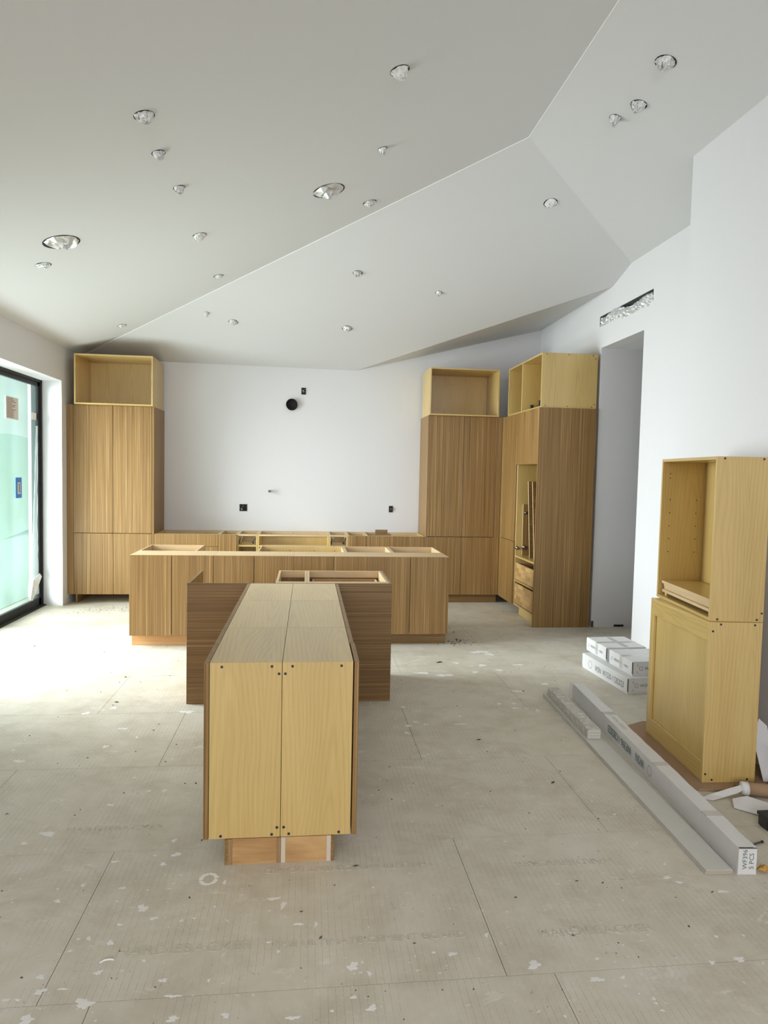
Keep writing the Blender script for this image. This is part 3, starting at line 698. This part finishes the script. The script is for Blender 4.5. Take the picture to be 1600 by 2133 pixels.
t = thing('wall_cabinet', 'open maple cabinet with loose shelves inside, upper of the stacked pair', 'cabinet', o0, -R90-a2, 'stacked maple cabinets by the right wall')
carcass(t, w_, d_, h_, 0, 'full', True)
screws(t, [(w_, .04, h_-.011), (w_, .25, h_-.011), (w_, .278, h_-.03), (w_, .04, .012), (w_, .255, .014), (w_, .28, .05)], (1, 0, 0), .0062)
bm = bmesh.new()
for yy in (.055, .225):
    for k in range(5): cyl(bm, (T-.0005, yy, .30+.085*k), (T+.0008, yy, .30+.085*k), .0035, None, 8)
cyl(bm, (T-.0005, .05, .81), (T+.0008, .05, .81), .0035, None, 8); cyl(bm, (T-.0005, .05, .78), (T+.0008, .05, .78), .0035, None, 8)
done(bm, 'shelf_pin_holes', 'dark', t)
rot_u = -R90-a2; Rm = Matrix.Rotation(rot_u, 3, 'Z')
sl = ['lowest loose maple shelf in the open cabinet at the right', 'second loose maple shelf from the bottom in the open cabinet', 'third loose maple shelf from the bottom in the open cabinet', 'top loose maple shelf of the pile in the open cabinet']
z = .912+T+.0005
for k in range(4):
    off = Rm @ Vector((.035+.004*((k*7) % 3), .022+.006*((k*5) % 3)-.004*(k == 3), 0)); hh = .018
    o = thing('shelf_board', sl[k], 'shelf', (o0.x+off.x, o0.y+off.y, z+(.02 if k == 0 else .0)), rot_u, 'loose shelves in the open cabinet')
    if k == 0: z += .02
    box('shelf_panel', 0, .675, 0.001, .245, 0, hh, 'maple_x', o, .0008); box('front_edge_band', 0, .675, 0, .001, 0.0005, hh-.0005, 'rail', o, 0)
    z += hh+.0008
    if k == 0:
        for xx in (.02, .64): box('shelf_support_block', xx, xx+.03, .01, .235, -.02, 0, 'maple_x', o, 0)

# ================================================================== cartons and boards on the floor
def carton(label, o, a, w_, d_, h_, texts, tape=True, z=0.0, group='stacked white cartons'):
    """local: x toward the camera along the long printed face (0..w), y into the room's right, front face y=0"""
    u = Vector((math.sin(a), math.cos(a), 0)); c = Vector((o[0], o[1], z)) + u*w_
    t = thing('carton', label, 'box', c, -R90-a, group)
    bm = bmesh.new(); add_box(bm, 0, w_, 0, d_, .012, h_); bmesh.ops.bevel(bm, geom=list(bm.edges), offset=.003, segments=2, affect='EDGES'); done(bm, 'carton_body', 'carton', t)
    box('carton_base', .004, w_-.004, .003, d_-.003, 0, .012, 'carton', t, 0)
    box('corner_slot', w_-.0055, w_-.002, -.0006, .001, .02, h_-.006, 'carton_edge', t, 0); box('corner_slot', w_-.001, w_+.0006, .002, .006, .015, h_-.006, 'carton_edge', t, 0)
    if tape:
        box('packing_tape', w_*.46, w_*.46+.05, -.0006, d_, h_, h_+.0005, 'carton_tape', t, 0); box('packing_tape', w_*.46, w_*.46+.05, -.0006, 0, h_*.1, h_, 'carton_tape', t, 0)
        box('packing_tape', .02, w_-.02, d_*.47, d_*.47+.045, h_+.0002, h_+.0008, 'carton_tape', t, 0)
    for body, size, x, zz in texts:
        text('printed_text', body, size, 'print', t, frame_mtx((x, -.0004, zz), (1, 0, 0), (0, 0, 1)), .0002, narrow=.66)
    # end face toward the camera
    bm = bmesh.new(); ring_mesh(bm, (w_+.0003, .075, h_*.52), (0, 1, 0), (0, 0, 1), .014, .0165); done(bm, 'printed_ring', 'print', t)
    text('printed_text', 'WSN', .036, 'print', t, frame_mtx((w_+.0004, .105, h_*.52-.0125), (0, 1, 0), (0, 0, 1)), .0002)
    for q_ in ((.025, h_*.72), (.025, h_*.25)):
        o_ = box('staple', -.0008, .0004, -.001, .001, -.010, .010, 'screw', t, 0); o_.location = (w_+.0008, q_[0]+.02, q_[1]); o_.rotation_euler = (math.radians(35), 0, 0)
    return t
c1 = carton('long white printed carton lying flat at the bottom of the carton stack', (2.502, 4.953), -.068, .763, .40, .127, [('WSN', .070, .235, .034), ('W1530-11282023', .070, .365, .034)], False)
bm = bmesh.new(); ring_mesh(bm, (.15, -.0003, .062), (1, 0, 0), (0, 0, 1), .030, .033); done(bm, 'printed_ring', 'print', c1)
for l_, o_, a in (('small white carton on the stack, the one nearer the stacked maple cabinets', (2.560, 5.004), -.043), ('small white carton on the stack, the one nearer the hall doorway', (2.542, 5.434), -.038)):
    c2 = carton(l_, o_, a, .381, .362, .116, [('WSN', .036, .085, .045), ('W1530', .036, .140, .045), ('-11282023', .028, .235, .045)], True, .1275)
    bm = bmesh.new(); ring_mesh(bm, (.05, -.0003, .055), (1, 0, 0), (0, 0, 1), .012, .014); done(bm, 'printed_ring', 'print', c2)

# long carton
a = .077; L, Wd, H = 2.266, .083, .120; u = Vector((math.sin(a), math.cos(a), 0)); c = Vector((1.849, 2.618, 0)) + u*L
t = thing('long_carton', 'very long narrow white carton reading WF396 lying in front of the maple cabinets', 'box', c, -R90-a)
bm = bmesh.new(); n = 34
prof = [(0, 0), (Wd, 0), (Wd, H), (0, H)]
ring = []
for i in range(n+1):
    x = L*i/n; s = .0014*math.sin(i*1.7)+.0009*random.uniform(-1, 1)
    q = [(x, 0+s*.4, .0015 if 0 < i < n else 0), (x, Wd, .0015 if 0 < i < n else 0), (x, Wd-.001+s*.5, H-.003+s), (x, .0015+s*.6, H-.002-s*.6)]
    ring.append([bm.verts.new(p) for p in q])
for A, B in zip(ring, ring[1:]):
    for k in range(4): bm.faces.new((A[k], B[k], B[(k+1) % 4], A[(k+1) % 4]))
bm.faces.new(ring[0]); bm.faces.new(ring[-1][::-1]); bmesh.ops.recalc_face_normals(bm, faces=bm.faces)
done(bm, 'carton_body', 'carton', t)
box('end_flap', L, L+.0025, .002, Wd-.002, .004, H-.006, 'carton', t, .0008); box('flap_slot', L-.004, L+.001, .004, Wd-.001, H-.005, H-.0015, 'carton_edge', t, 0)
for x in (L*.27, L*.62, L*.86): box('packing_tape', x, x+.05, -.0005, Wd-.002, H-.006, H-.0008, 'carton_tape', t, 0)
text('printed_text', 'WF396', .029, 'print_green', t, frame_mtx((L+.003, .040, .025), (0, 0, 1), (0, -1, 0)), .0002)
text('printed_text', '5 PCS', .029, 'print_green', t, frame_mtx((L+.003, .069, .025), (0, 0, 1), (0, -1, 0)), .0002)
# side print reads upside down, starting with a ring nearer the camera
bm = bmesh.new(); ring_mesh(bm, (1.385, -.0035, .058), (1, 0, 0), (0, 0, 1), .026, .0285); done(bm, 'printed_ring', 'print_green', t)
text('printed_text', 'WSN', .070, 'print_green', t, frame_mtx((1.31, -.0035, .083), (-1, 0, 0), (0, 0, -1)), .0002, narrow=.75)
text('printed_text', 'WF396-11282023', .070, 'print_green', t, frame_mtx((1.13, -.0035, .083), (-1, 0, 0), (0, 0, -1)), .0002, narrow=.75)
text('printed_text', 'WSN   WF396-11282023', .030, 'carton_tape', t, frame_mtx((.62, .030, H+.0015), (1, 0, 0), (0, 1, 0)), .0002)
# torn far end
bm = bmesh.new(); bm.faces.new([bm.verts.new(p) for p in ((-.001, -.004, .0), (-.03, -.02, .01), (-.02, -.012, H+.01), (.0, .0, H-.004))]); f = done(bm, 'torn_flap', 'carton', t)
f.modifiers.new('thick', 'SOLIDIFY').thickness = .003

# boards beside the long carton
a = .045; u = Vector((math.sin(a), math.cos(a), 0)); L, Wd = 2.32, .118; c = Vector((1.712, 2.629, 0)) + u*L
for k in (0, 1):
    t = thing('primed_board', ('bottom one of the two long white boards lying beside the long carton', 'top one of the two long white boards lying beside the long carton')[k], 'board', (c.x+.0015*k, c.y-.003*k, .0105*k), -R90-a, 'long white boards on the floor')
    box('board_face', 0, L, 0, Wd, 0.0012, .0100, 'board_white', t, .0008); box('board_underside', 0.001, L-.001, .001, Wd-.001, 0, .0012, 'board_edge', t, 0)
    box('cut_end', L, L+.0006, .001, Wd-.001, .002, .0092, 'board_edge', t, 0)
a = .050; u = Vector((math.sin(a), math.cos(a), 0)); L, Wd, H = .88, .083, .061; c = Vector((1.794, 4.056, .0208)) + u*L
t = thing('wrapped_board_bundle', 'short bundle of white boards in stretch wrap lying on the long boards', 'bundle', c, -R90-a)
bm = bmesh.new(); n = 30; ring = []
for i in range(n+1):
    x = L*(i/n); s = lambda: random.uniform(-.0035, .0035); e = .018 if i == 0 else 0
    q = [(x, .000+e*.3, .0), (x, Wd-e*.3, .0), (x, Wd+s()-e*.5, H*.5), (x, Wd-.002+s()-e, H+s()-e), (x, Wd*.5, H+s()-e), (x, .002+s()+e, H+s()-e), (x, s()-.001+e*.5, H*.5)]
    ring.append([bm.verts.new(p) for p in q])
for A, B in zip(ring, ring[1:]):
    for k in range(7): bm.faces.new((A[k], B[k], B[(k+1) % 7], A[(k+1) % 7]))
bm.faces.new(ring[0]); bm.faces.new(ring[-1][::-1]); bmesh.ops.recalc_face_normals(bm, faces=bm.faces)
done(bm, 'stretch_wrap', 'wrap', t)
for k in range(3): box('board_end', L, L+.004, .002, Wd-.002, .002+.0195*k, .0195*(k+1), 'board_white', t, 0)

# ---- cardboard and litter around the maple cabinets
o = tag(prism('cardboard_sheet', [(2.10, 4.25), (2.32, 4.36), (2.66, 4.30), (2.67, 3.50), (2.50, 3.36), (2.36, 3.40), (2.30, 3.345), (2.13, 3.36), (2.06, 3.44), (2.055, 3.62), (2.075, 3.9)], 0.0005, .0135, 'kraft'), 'flat brown cardboard sheet under the stacked maple cabinets', 'cardboard')
def flap(name, label, pts, material, cat, th=.003):
    bm = bmesh.new(); vs = [bm.verts.new(p) for p in pts]; bm.faces.new(vs); bmesh.ops.triangulate(bm, faces=bm.faces)
    o = done(bm, name, material); o.modifiers.new('thick', 'SOLIDIFY').thickness = th; return tag(o, label, cat)
flap('torn_cardboard_strip', 'torn white-faced cardboard strip curling in front of the maple cabinets', [(2.08, 3.28, .004), (2.14, 3.25, .006), (2.22, 3.27, .012), (2.29, 3.27, .03), (2.335, 3.28, .045), (2.34, 3.31, .055), (2.26, 3.31, .035), (2.15, 3.30, .012)], 'carton', 'cardboard')
# rolled piece of brown cardboard
bm = bmesh.new(); tube_path(bm, [(2.36, 3.30, .036), (2.45, 3.27, .037), (2.62, 3.24, .038)], .034, 14)
o = done(bm, 'cardboard_roll', 'kraft', None, True); tag(o, 'rolled brown cardboard tube at the foot of the maple cabinets', 'cardboard')
bm = bmesh.new(); cyl(bm, (2.335, 3.309, .036), (2.368, 3.298, .036), .0355, None, 14); done(bm, 'white_torn_edge', 'carton', o, True)
flap('folded_carton_flap', 'small folded white carton flap with staples on the floor', [(2.20, 3.165, .004), (2.235, 3.23, .015), (2.31, 3.225, .03), (2.40, 3.14, .022), (2.36, 3.03, .007), (2.335, 3.025, .004)], 'carton', 'cardboard', .006)
flap('carton_sheet', 'flat white carton piece under the stapled flap at the picture edge', [(2.37, 3.02, .003), (2.39, 3.10, .003), (2.50, 3.19, .003), (2.65, 3.17, .003), (2.60, 3.02, .003), (2.47, 3.02, .003)], 'carton', 'cardboard')
flap('leaning_carton_scrap', 'torn white carton scrap leaning between the maple cabinets and the wall', [(2.545, 3.42, .015), (2.64, 3.40, .015), (2.66, 3.52, .15), (2.645, 3.55, .28), (2.60, 3.56, .32), (2.555, 3.54, .22)], 'carton', 'cardboard')
flap('leaning_carton_scrap', 'second torn carton scrap standing closer to the white wall', [(2.60, 3.38, .02), (2.685, 3.36, .02), (2.69, 3.44, .14), (2.675, 3.47, .23), (2.63, 3.47, .18)], 'carton', 'cardboard')
flap('torn_cardboard_corner', 'torn brown cardboard corner sticking up beside the cardboard roll', [(2.53, 3.335, .014), (2.66, 3.32, .014), (2.66, 3.36, .07), (2.60, 3.37, .085), (2.57, 3.36, .05)], 'kraft', 'cardboard')
# black cup-like object cut by the right edge
t = thing('black_tool_case', 'black plastic case on the floor at the right picture edge', 'case', (2.283, 2.935, 0))
bm = bmesh.new(); add_box(bm, -.065, .17, 0, .075, 0, .064); bmesh.ops.bevel(bm, geom=list(bm.edges), offset=.008, segments=2, affect='EDGES'); done(bm, 'case_body', 'black_plastic', t); box('case_lid', -.067, .172, -.002, .077, .054, .069, 'black_plastic', t, .004)
t = thing('steel_rod', 'thin dark metal rod poking out behind the long carton', 'rod', (1.98, 2.80, 0))
rod('rod_shaft', (0, 0, .006), (.145, .045, .006), .004, 'screw', t, 8); rod('rod_head', (.145, .045, .006), (.152, .047, .006), .0065, 'screw', t, 8)
t = thing('dry_leaf', 'curled yellow dry leaf beside the end of the long carton', 'leaf', (1.975, 2.625, 0))
for k in range(4):
    bm = bmesh.new(); aa = .6*k; vs = []
    for i in range(9):
        s = i/8; wv_ = .010*math.sin(math.pi*s)
        vs.append([bm.verts.new((-.02+.045*s, -wv_, .004+.012*math.sin(math.pi*s))), bm.verts.new((-.02+.045*s, wv_, .007+.016*math.sin(math.pi*s)))])
    for A, B in zip(vs, vs[1:]): bm.faces.new((A[0], B[0], B[1], A[1]))
    o = done(bm, 'leaf_blade', 'leaf', t, True); o.location = (.010*k-.012, .007*(k % 2), .0015*k); o.rotation_euler = (0, 0, aa-.6)
    o.modifiers.new('thick', 'SOLIDIFY').thickness = .0012

# ---- dried plaster and crumbs on the floor
def pix_floor(px, py):
    d = FWD + RGT*((px-800)/F_PX) - UPV*((py-1066.5)/F_PX); k = -CAM_H/d.z
    return d.x*k, d.y*k, k/F_PX
bm = bmesh.new()
def splat(x, y, rx, ry, h=.0016, ragged=.35):
    n = 22; ph = [random.uniform(0, 6.28) for _ in range(4)]; pts = []
    for i in range(n):
        t_ = 2*math.pi*i/n; r = 1+ragged*(.5*math.sin(2*t_+ph[0])+.4*math.sin(3*t_+ph[1])+.35*math.sin(5*t_+ph[2])+.3*math.sin(9*t_+ph[3]))*.8
        pts.append((x+rx*r*math.cos(t_), y+ry*r*math.sin(t_)))
    cen = bm.verts.new((x, y, h)); rim = [bm.verts.new((p[0], p[1], .0004)) for p in pts]; ins = [bm.verts.new((x+(p[0]-x)*.82, y+(p[1]-y)*.82, h*random.uniform(.6, 1.1))) for p in pts]
    for i in range(n):
        j = (i+1) % n; bm.faces.new((rim[i], rim[j], ins[j], ins[i])); bm.faces.new((ins[i], ins[j], cen))
SPL = [(180,1486,16,5),(237,1475,14,4),(257,1518,20,4),(286,1536,7,4),(220,1555,14,4),(40,1586,24,5),(28,1563,10,3),(100,1737,32,9),(50,1757,14,5),(230,1677,13,4),(343,1647,12,4),(310,1648,12,3),(280,1620,8,3),(363,1751,8,8),(368,1780,20,7),(350,1398,18,3),(390,1483,26,6),
 (240,1795,14,5),(340,1800,14,6),(173,1844,10,6),(120,1877,13,7),(255,1850,12,5),(297,1892,18,16),(320,1913,14,7),(250,1926,12,5),(185,1955,9,9),(163,1956,7,5),(230,1964,16,9),(145,1981,9,5),(205,2026,15,10),(300,2001,7,6),(85,2035,14,12),(340,2042,14,10),(130,2060,18,5),(435,2042,7,6),(85,2065,22,12),(175,2090,34,22),(12,2083,12,9),(37,2083,9,7),(55,2125,30,20),(360,2122,24,12),(470,2115,16,12),(360,2075,32,6),(378,1918,8,5),(405,1913,8,3),(468,1838,7,8),
 (570,1872,22,7),(590,1885,12,14),(658,1925,6,14),(622,1925,18,6),(735,2013,24,16),(770,2028,11,9),(942,1987,16,9),(903,1984,7,5),(610,2120,26,9),(775,2100,22,12),(580,1982,6,8),(560,1963,9,4),(737,2077,16,6),(865,1992,4,4),
 (1113,2010,26,18),(1243,2040,24,12),(1297,2036,10,8),(1013,1948,10,8),(1505,1857,18,7),(1390,1828,18,6),(1415,1838,14,5),(1483,2005,14,7),(1540,1998,26,10),(1362,2080,8,7),(1367,2090,7,5),(1380,2105,10,5),(1153,1942,16,2),(1190,1943,18,2),
 (1000,1358,34,5),(1020,1363,20,4),(950,1381,12,3),(1005,1386,20,3),(925,1407,30,5),(880,1402,24,4),(1040,1396,16,3),(1135,1425,18,4),(1080,1440,26,4),(840,1473,10,4),(865,1504,11,3),(850,1512,14,4),(887,1509,9,3),(848,1527,11,4),(960,1508,26,2),(1040,1466,9,3),(1070,1465,8,3),(1073,1475,12,3),(958,1492,7,2),(1120,1480,9,3),(600,1965,5,3),(1556,1688,8,3),(1080,1385,20,3),(990,1400,14,3)]
for px, py, rx, ry in SPL:
    x, y, s = pix_floor(px, py); s2 = s*y/CAM_H
    splat(x, y, rx*s*.5, min(ry*s2*.5, .05), .0012, .6)
for _ in range(320):
    y = random.uniform(1.7, 6.4); x = random.uniform(-2.7, 2.4)
    if (-.45 < x < .27 and 2.8 < y < 4.9) or (-.86 < x < .65 and 4.88 < y < 5.6) or (x > 1.68 and y > 2.55): continue
    r = random.uniform(.002, .007); splat(x, y, r, r*random.uniform(.5, 1.2), .0012)
x, y, s = pix_floor(435, 1831)     # ring left by a bucket
for k in range(26):
    t_ = 2*math.pi*k/26
    if k % 7: splat(x+.031*math.cos(t_), y+.036*math.sin(t_), .009, .008, .0012)
o = done(bm, 'plaster_splatter', 'plaster'); o['kind'] = 'stuff'; tag(o, 'dried white plaster drips spattered over the cement board floor', 'plaster')
bm = bmesh.new()
def crumb(x, y, r, l=1.0, a=0.0):
    vs = [bm.verts.new((x+(px*l*math.cos(a)-py*math.sin(a))*r*random.uniform(.6, 1.2), y+(px*l*math.sin(a)+py*math.cos(a))*r*random.uniform(.6, 1.2), z*r)) for px, py, z in ((1,0,.15),(0,1,.15),(-1,0,.15),(0,-1,.15),(0,0,.9))]
    for i in range(4): bm.faces.new((vs[i], vs[(i+1) % 4], vs[4]))
    bm.faces.new((vs[3], vs[2], vs[1], vs[0]))
for px, py, r, l in ((408,1632,9,1.3),(385,1632,6,1),(258,1652,6,1.2),(243,1463,8,3),(62,1533,6,1.5),(262,1411,7,2),(740,1804,10,3),(697,1844,6,1.5),(627,1899,7,2),(668,1953,9,2.2),(915,1380,9,3),(997,1541,7,3),(1090,1440,6,2),(1130,1940,6,1),(1288,1964,7,1.2),(1284,1986,6,1),(1202,1835,6,3),(945,1317,6,2),(1152,1630,9,2.5),(1325,1370,7,2.5),(1095,1727,6,1),(120,1590,5,1),(72,1346,6,2.5),(803,2065,6,1),(922,2062,7,1),(712,2050,6,1)):
    x, y, s = pix_floor(px, py); crumb(x, y, r*s*.33, l, random.uniform(-.5, .8))
for _ in range(900):
    y = random.uniform(1.7, 8.4)**1.0; x = random.uniform(-2.8, 2.6)
    if (-.45 < x < .27 and 2.8 < y < 4.9) or (-.86 < x < .65 and 4.88 < y < 5.6) or (x > 1.68 and y > 2.55 and y < 5.3) or (-1.66 < x < 1.39 and 6.55 < y < 7.45): continue
    crumb(x, y, random.choice((.0015, .002, .002, .003, .0045)), random.uniform(1, 2.2), random.uniform(0, 3))
for _ in range(60):
    crumb(random.gauss(-2.35, .22), random.gauss(8.25, .14), random.choice((.003, .004, .006)), 2, random.uniform(0, 3))
    crumb(random.gauss(1.50, .07), random.gauss(6.62, .07), random.choice((.003, .004, .006)), 3, random.uniform(0, 3))
o = done(bm, 'floor_debris', 'crumb'); o['kind'] = 'stuff'; tag(o, 'small dark crumbs and chips scattered over the cement board floor', 'debris')
t = thing('wood_splinter', 'pale curled splinter lying near the bottom corner of the floor', 'splinter', (*pix_floor(223, 2003)[:2], 0))
bm = bmesh.new(); tube_path(bm, [(-.022, -.008, .003), (-.008, 0, .006), (.008, .003, .006), (.022, .003, .003)], .003, 6); done(bm, 'splinter_stick', 'plaster', t)

# ================================================================== wall fittings
duct = thing('duct_pipe', 'round black exhaust duct stub sticking out of the back wall', 'duct', (-.237, YB, 2.584))
bm = bmesh.new(); n = 40; rr = (.077, .073)
R0 = [[bm.verts.new((r*math.cos(2*math.pi*i/n), y, r*math.sin(2*math.pi*i/n))) for i in range(n)] for r, y in ((.077, .0), (.077, -.045), (.072, -.045), (.072, -.002))]
for A, B in zip(R0, R0[1:]):
    for i in range(n): bm.faces.new((A[i], A[(i+1) % n], B[(i+1) % n], B[i]))
done(bm, 'duct_collar', 'black', duct, True)
rod('duct_inside', (0, -.004, 0), (0, -.001, 0), .0725, 'dark', duct, 32)
def outlet(label, x, z, w_, h_):
    t = thing('outlet_box', label, 'outlet', (x, YB, z), 0, 'bare outlet boxes in the back wall')
    boxes('box_rim', [(-w_/2, w_/2, -.006, 0, h_/2-.006, h_/2), (-w_/2, w_/2, -.006, 0, -h_/2, -h_/2+.006), (-w_/2, -w_/2+.006, -.006, 0, -h_/2, h_/2), (w_/2-.006, w_/2, -.006, 0, -h_/2, h_/2)], 'black_plastic', t)
    box('box_inside', -w_/2, w_/2, -.003, 0, -h_/2, h_/2, 'dark', t, 0)
    for k in range(3 if w_ > .08 else 2):
        bm = bmesh.new(); pts = [(random.uniform(-w_*.38, w_*.38), -.008-.014*math.sin(i/9*math.pi), random.uniform(-h_*.38, h_*.38)) for i in range(8)]
        tube_path(bm, pts, .0026, 5); done(bm, 'wire', 'steel' if k == 0 else 'black_plastic', t, True)
outlet('small black outlet box with wires just above the exhaust duct', -.082, 2.770, .060, .090)
outlet('wide black outlet box full of wires below the pipe stub', -.868, 1.186, .100, .094)
outlet('narrow black outlet box low on the wall beside the corner cabinet', 1.136, 1.196, .054, .088)
t = thing('pipe_stub', 'short grey capped pipe stub sticking out of the back wall', 'pipe', (-.518, YB, 1.415))
rod('pipe', (0, 0, 0), (0, -.07, 0), .014, 'steel', t, 12); rod('pipe_cap', (0, -.07, 0), (0, -.082, 0), .017, 'screw', t, 12)
# vent slot stuffed with paper, right wall
t = thing('vent_slot', 'long wall vent slot above the hall doorway stuffed with crumpled paper', 'vent', (XR, VY0, VZ0))
LV, HV = VY1-VY0, VZ1-VZ0
boxes('slot_lining', [(.08, .09, 0, LV, 0, HV), (.0, .09, 0, LV, -.001, .0005), (.0, .09, 0, LV, HV-.0005, HV+.001), (0, .09, -.001, .0005, 0, HV), (0, .09, LV-.0005, LV+.001, 0, HV)], 'slot', t)
for nm, ya, yb, za, zb, x0 in (('paper_wad', .03, .66, -.030, .092, -.016), ('paper_wad', .60, 1.16, -.004, .118, -.016)):
    bm = bmesh.new(); nx, nz = 26, 7; g = []
    for i in range(nx+1):
        row = []
        for j in range(nz+1):
            s, t_ = i/nx, j/nz; edge = min(s, 1-s, .12)/.12
            row.append(bm.verts.new((x0+.024*(1-math.sin(math.pi*t_)*edge)-.006*edge+random.uniform(-.011, .011), ya+(yb-ya)*s+random.uniform(-.008, .008), za+(zb-za)*t_*(.85+.15*math.sin(7*s+ya*9))+random.uniform(-.005, .005))))
        g.append(row)
    for i in range(nx):
        for j in range(nz): bm.faces.new((g[i][j], g[i][j+1], g[i+1][j+1], g[i+1][j]))
    done(bm, nm, 'foil', t)

# ================================================================== paper-stuffed recessed light holes
def ceil_frame(x, y, facet):
    if facet == 1: return Vector((x, y, zf1(x))), Vector((.2556, 0, -1)).normalized()
    if facet == 3: return Vector((x, y, zf3(x))), Vector((-.2838, 0, -1)).normalized()
    return Vector((x, y, zf2(x, y))), Vector((-.008, -.302, -1)).normalized()
def plug(name, label, x, y, facet, dia, drop, group, seed, hole=False, cat='ceiling light'):
    rnd = random.Random(seed); p, nn = ceil_frame(x, y, facet)
    t = thing(name, label, cat, p, 0, group); r = dia/2
    ax = Vector((0, 1, 0)).cross(nn).normalized(); ay = nn.cross(ax)
    Mx = Matrix((ax, ay, nn)).transposed()
    t.rotation_euler = Mx.to_euler()       # local z points down out of the ceiling
    bm = bmesh.new(); ring_mesh(bm, (0, 0, 0), (1, 0, 0), (0, 1, 0), r*.70, r*1.03, 32, .0012); done(bm, 'hole_shadow_ring', 'dark', t)  # flat black ring painted in for the hole's shadow, ceiling is not cut
    bm = bmesh.new(); nr, na = (8, 26) if not hole else (5, 13); g = []
    tipx, tipy = rnd.uniform(-.3, .3)*r, rnd.uniform(-.3, .3)*r; npl = rnd.randint(5, 9); ph = rnd.uniform(0, 6)
    for i in range(nr+1):
        s = i/nr; row = []
        for j in range(na):
            a = 2*math.pi*j/na; rad = r*(.93 if not hole else .95)*s*(1+.08*rnd.uniform(-1, 1)*(i > 0)+(.06*math.sin(3*a+seed) if i == nr else 0))
            if hole: zz = -.010*math.sin(math.pi*min(1, s*1.1))+drop*(.75*(1-s)**.6*(1 if math.sin(a+seed) > -.2 else .15)) + rnd.uniform(-.30, .30)*drop*(i < nr)
            else: zz = .002+drop*.75*(1-s**2.6)*(1-.32*s*abs(math.sin(npl*a/2+ph)))+rnd.uniform(-.17, .17)*drop*(i < nr)
            row.append(bm.verts.new((rad*math.cos(a)+tipx*(1-s), rad*math.sin(a)+tipy*(1-s), max(.0015, zz))))
        g.append(row)
    for i in range(nr):
        for j in range(na):
            k = (j+1) % na
            if i == 0:
                if j == 0: c0 = g[0][0]
                bm.faces.new((c0, g[1][j], g[1][k]))
            else: bm.faces.new((g[i][j], g[i+1][j], g[i+1][k], g[i][k]))
    loose = [v_ for v_ in bm.verts if not v_.link_faces]
    bmesh.ops.delete(bm, geom=loose, context='VERTS')
    done(bm, 'paper_stuffing', 'paper' if seed % 4 == 2 else 'foil', t)
    return t
GR = 'paper-stuffed ceiling light holes'
PL = [(-.933, 3.988, 1, .112, .050, 'round paper-stuffed light hole high in the ceiling row over the peninsula, closest to the camera'),
 (-.949, 4.424, 1, .083, .055, 'small paper-stuffed light hole, second from the camera in the row over the peninsula'),
 (-.922, 4.948, 1, .080, .050, 'crumpled grey light hole plug, third from the camera in the row over the peninsula'),
 (-.930, 5.893, 1, .112, .050, 'crumpled pointed light hole plug, fourth from the camera in the row over the peninsula'),
 (-.930, 7.075, 1, .100, .026, 'flat light hole plug just before the ceiling fold, fifth in the row over the peninsula'),
 (-2.166, 5.875, 1, .122, .026, 'small light hole next to the big round hole near the sliding door'),
 (-2.156, 8.170, 1, .105, .026, 'small paper-stuffed light hole right above the pantry cabinet'),
 (-1.183, 8.001, 2, .062, .065, 'little round paper knob in the sloped ceiling near the pantry cabinet'),
 (-.900, 8.169, 2, .108, .040, 'paper-stuffed light hole beside the little paper knob on the sloped ceiling'),
 (.485, 5.907, 1, .115, .040, 'paper-stuffed light hole beside the fold, close to the middle big round hole'),
 (.491, 4.940, 1, .068, .050, 'small crumpled light hole plug behind the topmost white plug'),
 (.487, 3.991, 1, .112, .060, 'smooth white light hole plug at the top middle of the ceiling'),
 (.471, 7.073, 2, .095, .055, 'white light hole plug in the middle of the sloped ceiling facet'),
 (.430, 8.173, 2, .120, .045, 'white light hole plug low on the sloped ceiling above the exhaust duct'),
 (1.370, 7.334, 2, .070, .045, 'smallest paper knob on the sloped ceiling toward the oven cabinet'),
 (2.074, 5.882, 2, .118, .030, 'flat oval light hole plug on the sloped ceiling below the peak'),
 (2.080, 3.973, 3, .123, .050, 'fluted paper light hole plug on the right ceiling slope, closest to the camera'),
 (2.134, 4.408, 3, .105, .065, 'cone-shaped paper light hole plug on the right ceiling slope, middle of three'),
 (2.070, 4.619, 3, .078, .070, 'small box-shaped paper light hole plug on the right ceiling slope')]
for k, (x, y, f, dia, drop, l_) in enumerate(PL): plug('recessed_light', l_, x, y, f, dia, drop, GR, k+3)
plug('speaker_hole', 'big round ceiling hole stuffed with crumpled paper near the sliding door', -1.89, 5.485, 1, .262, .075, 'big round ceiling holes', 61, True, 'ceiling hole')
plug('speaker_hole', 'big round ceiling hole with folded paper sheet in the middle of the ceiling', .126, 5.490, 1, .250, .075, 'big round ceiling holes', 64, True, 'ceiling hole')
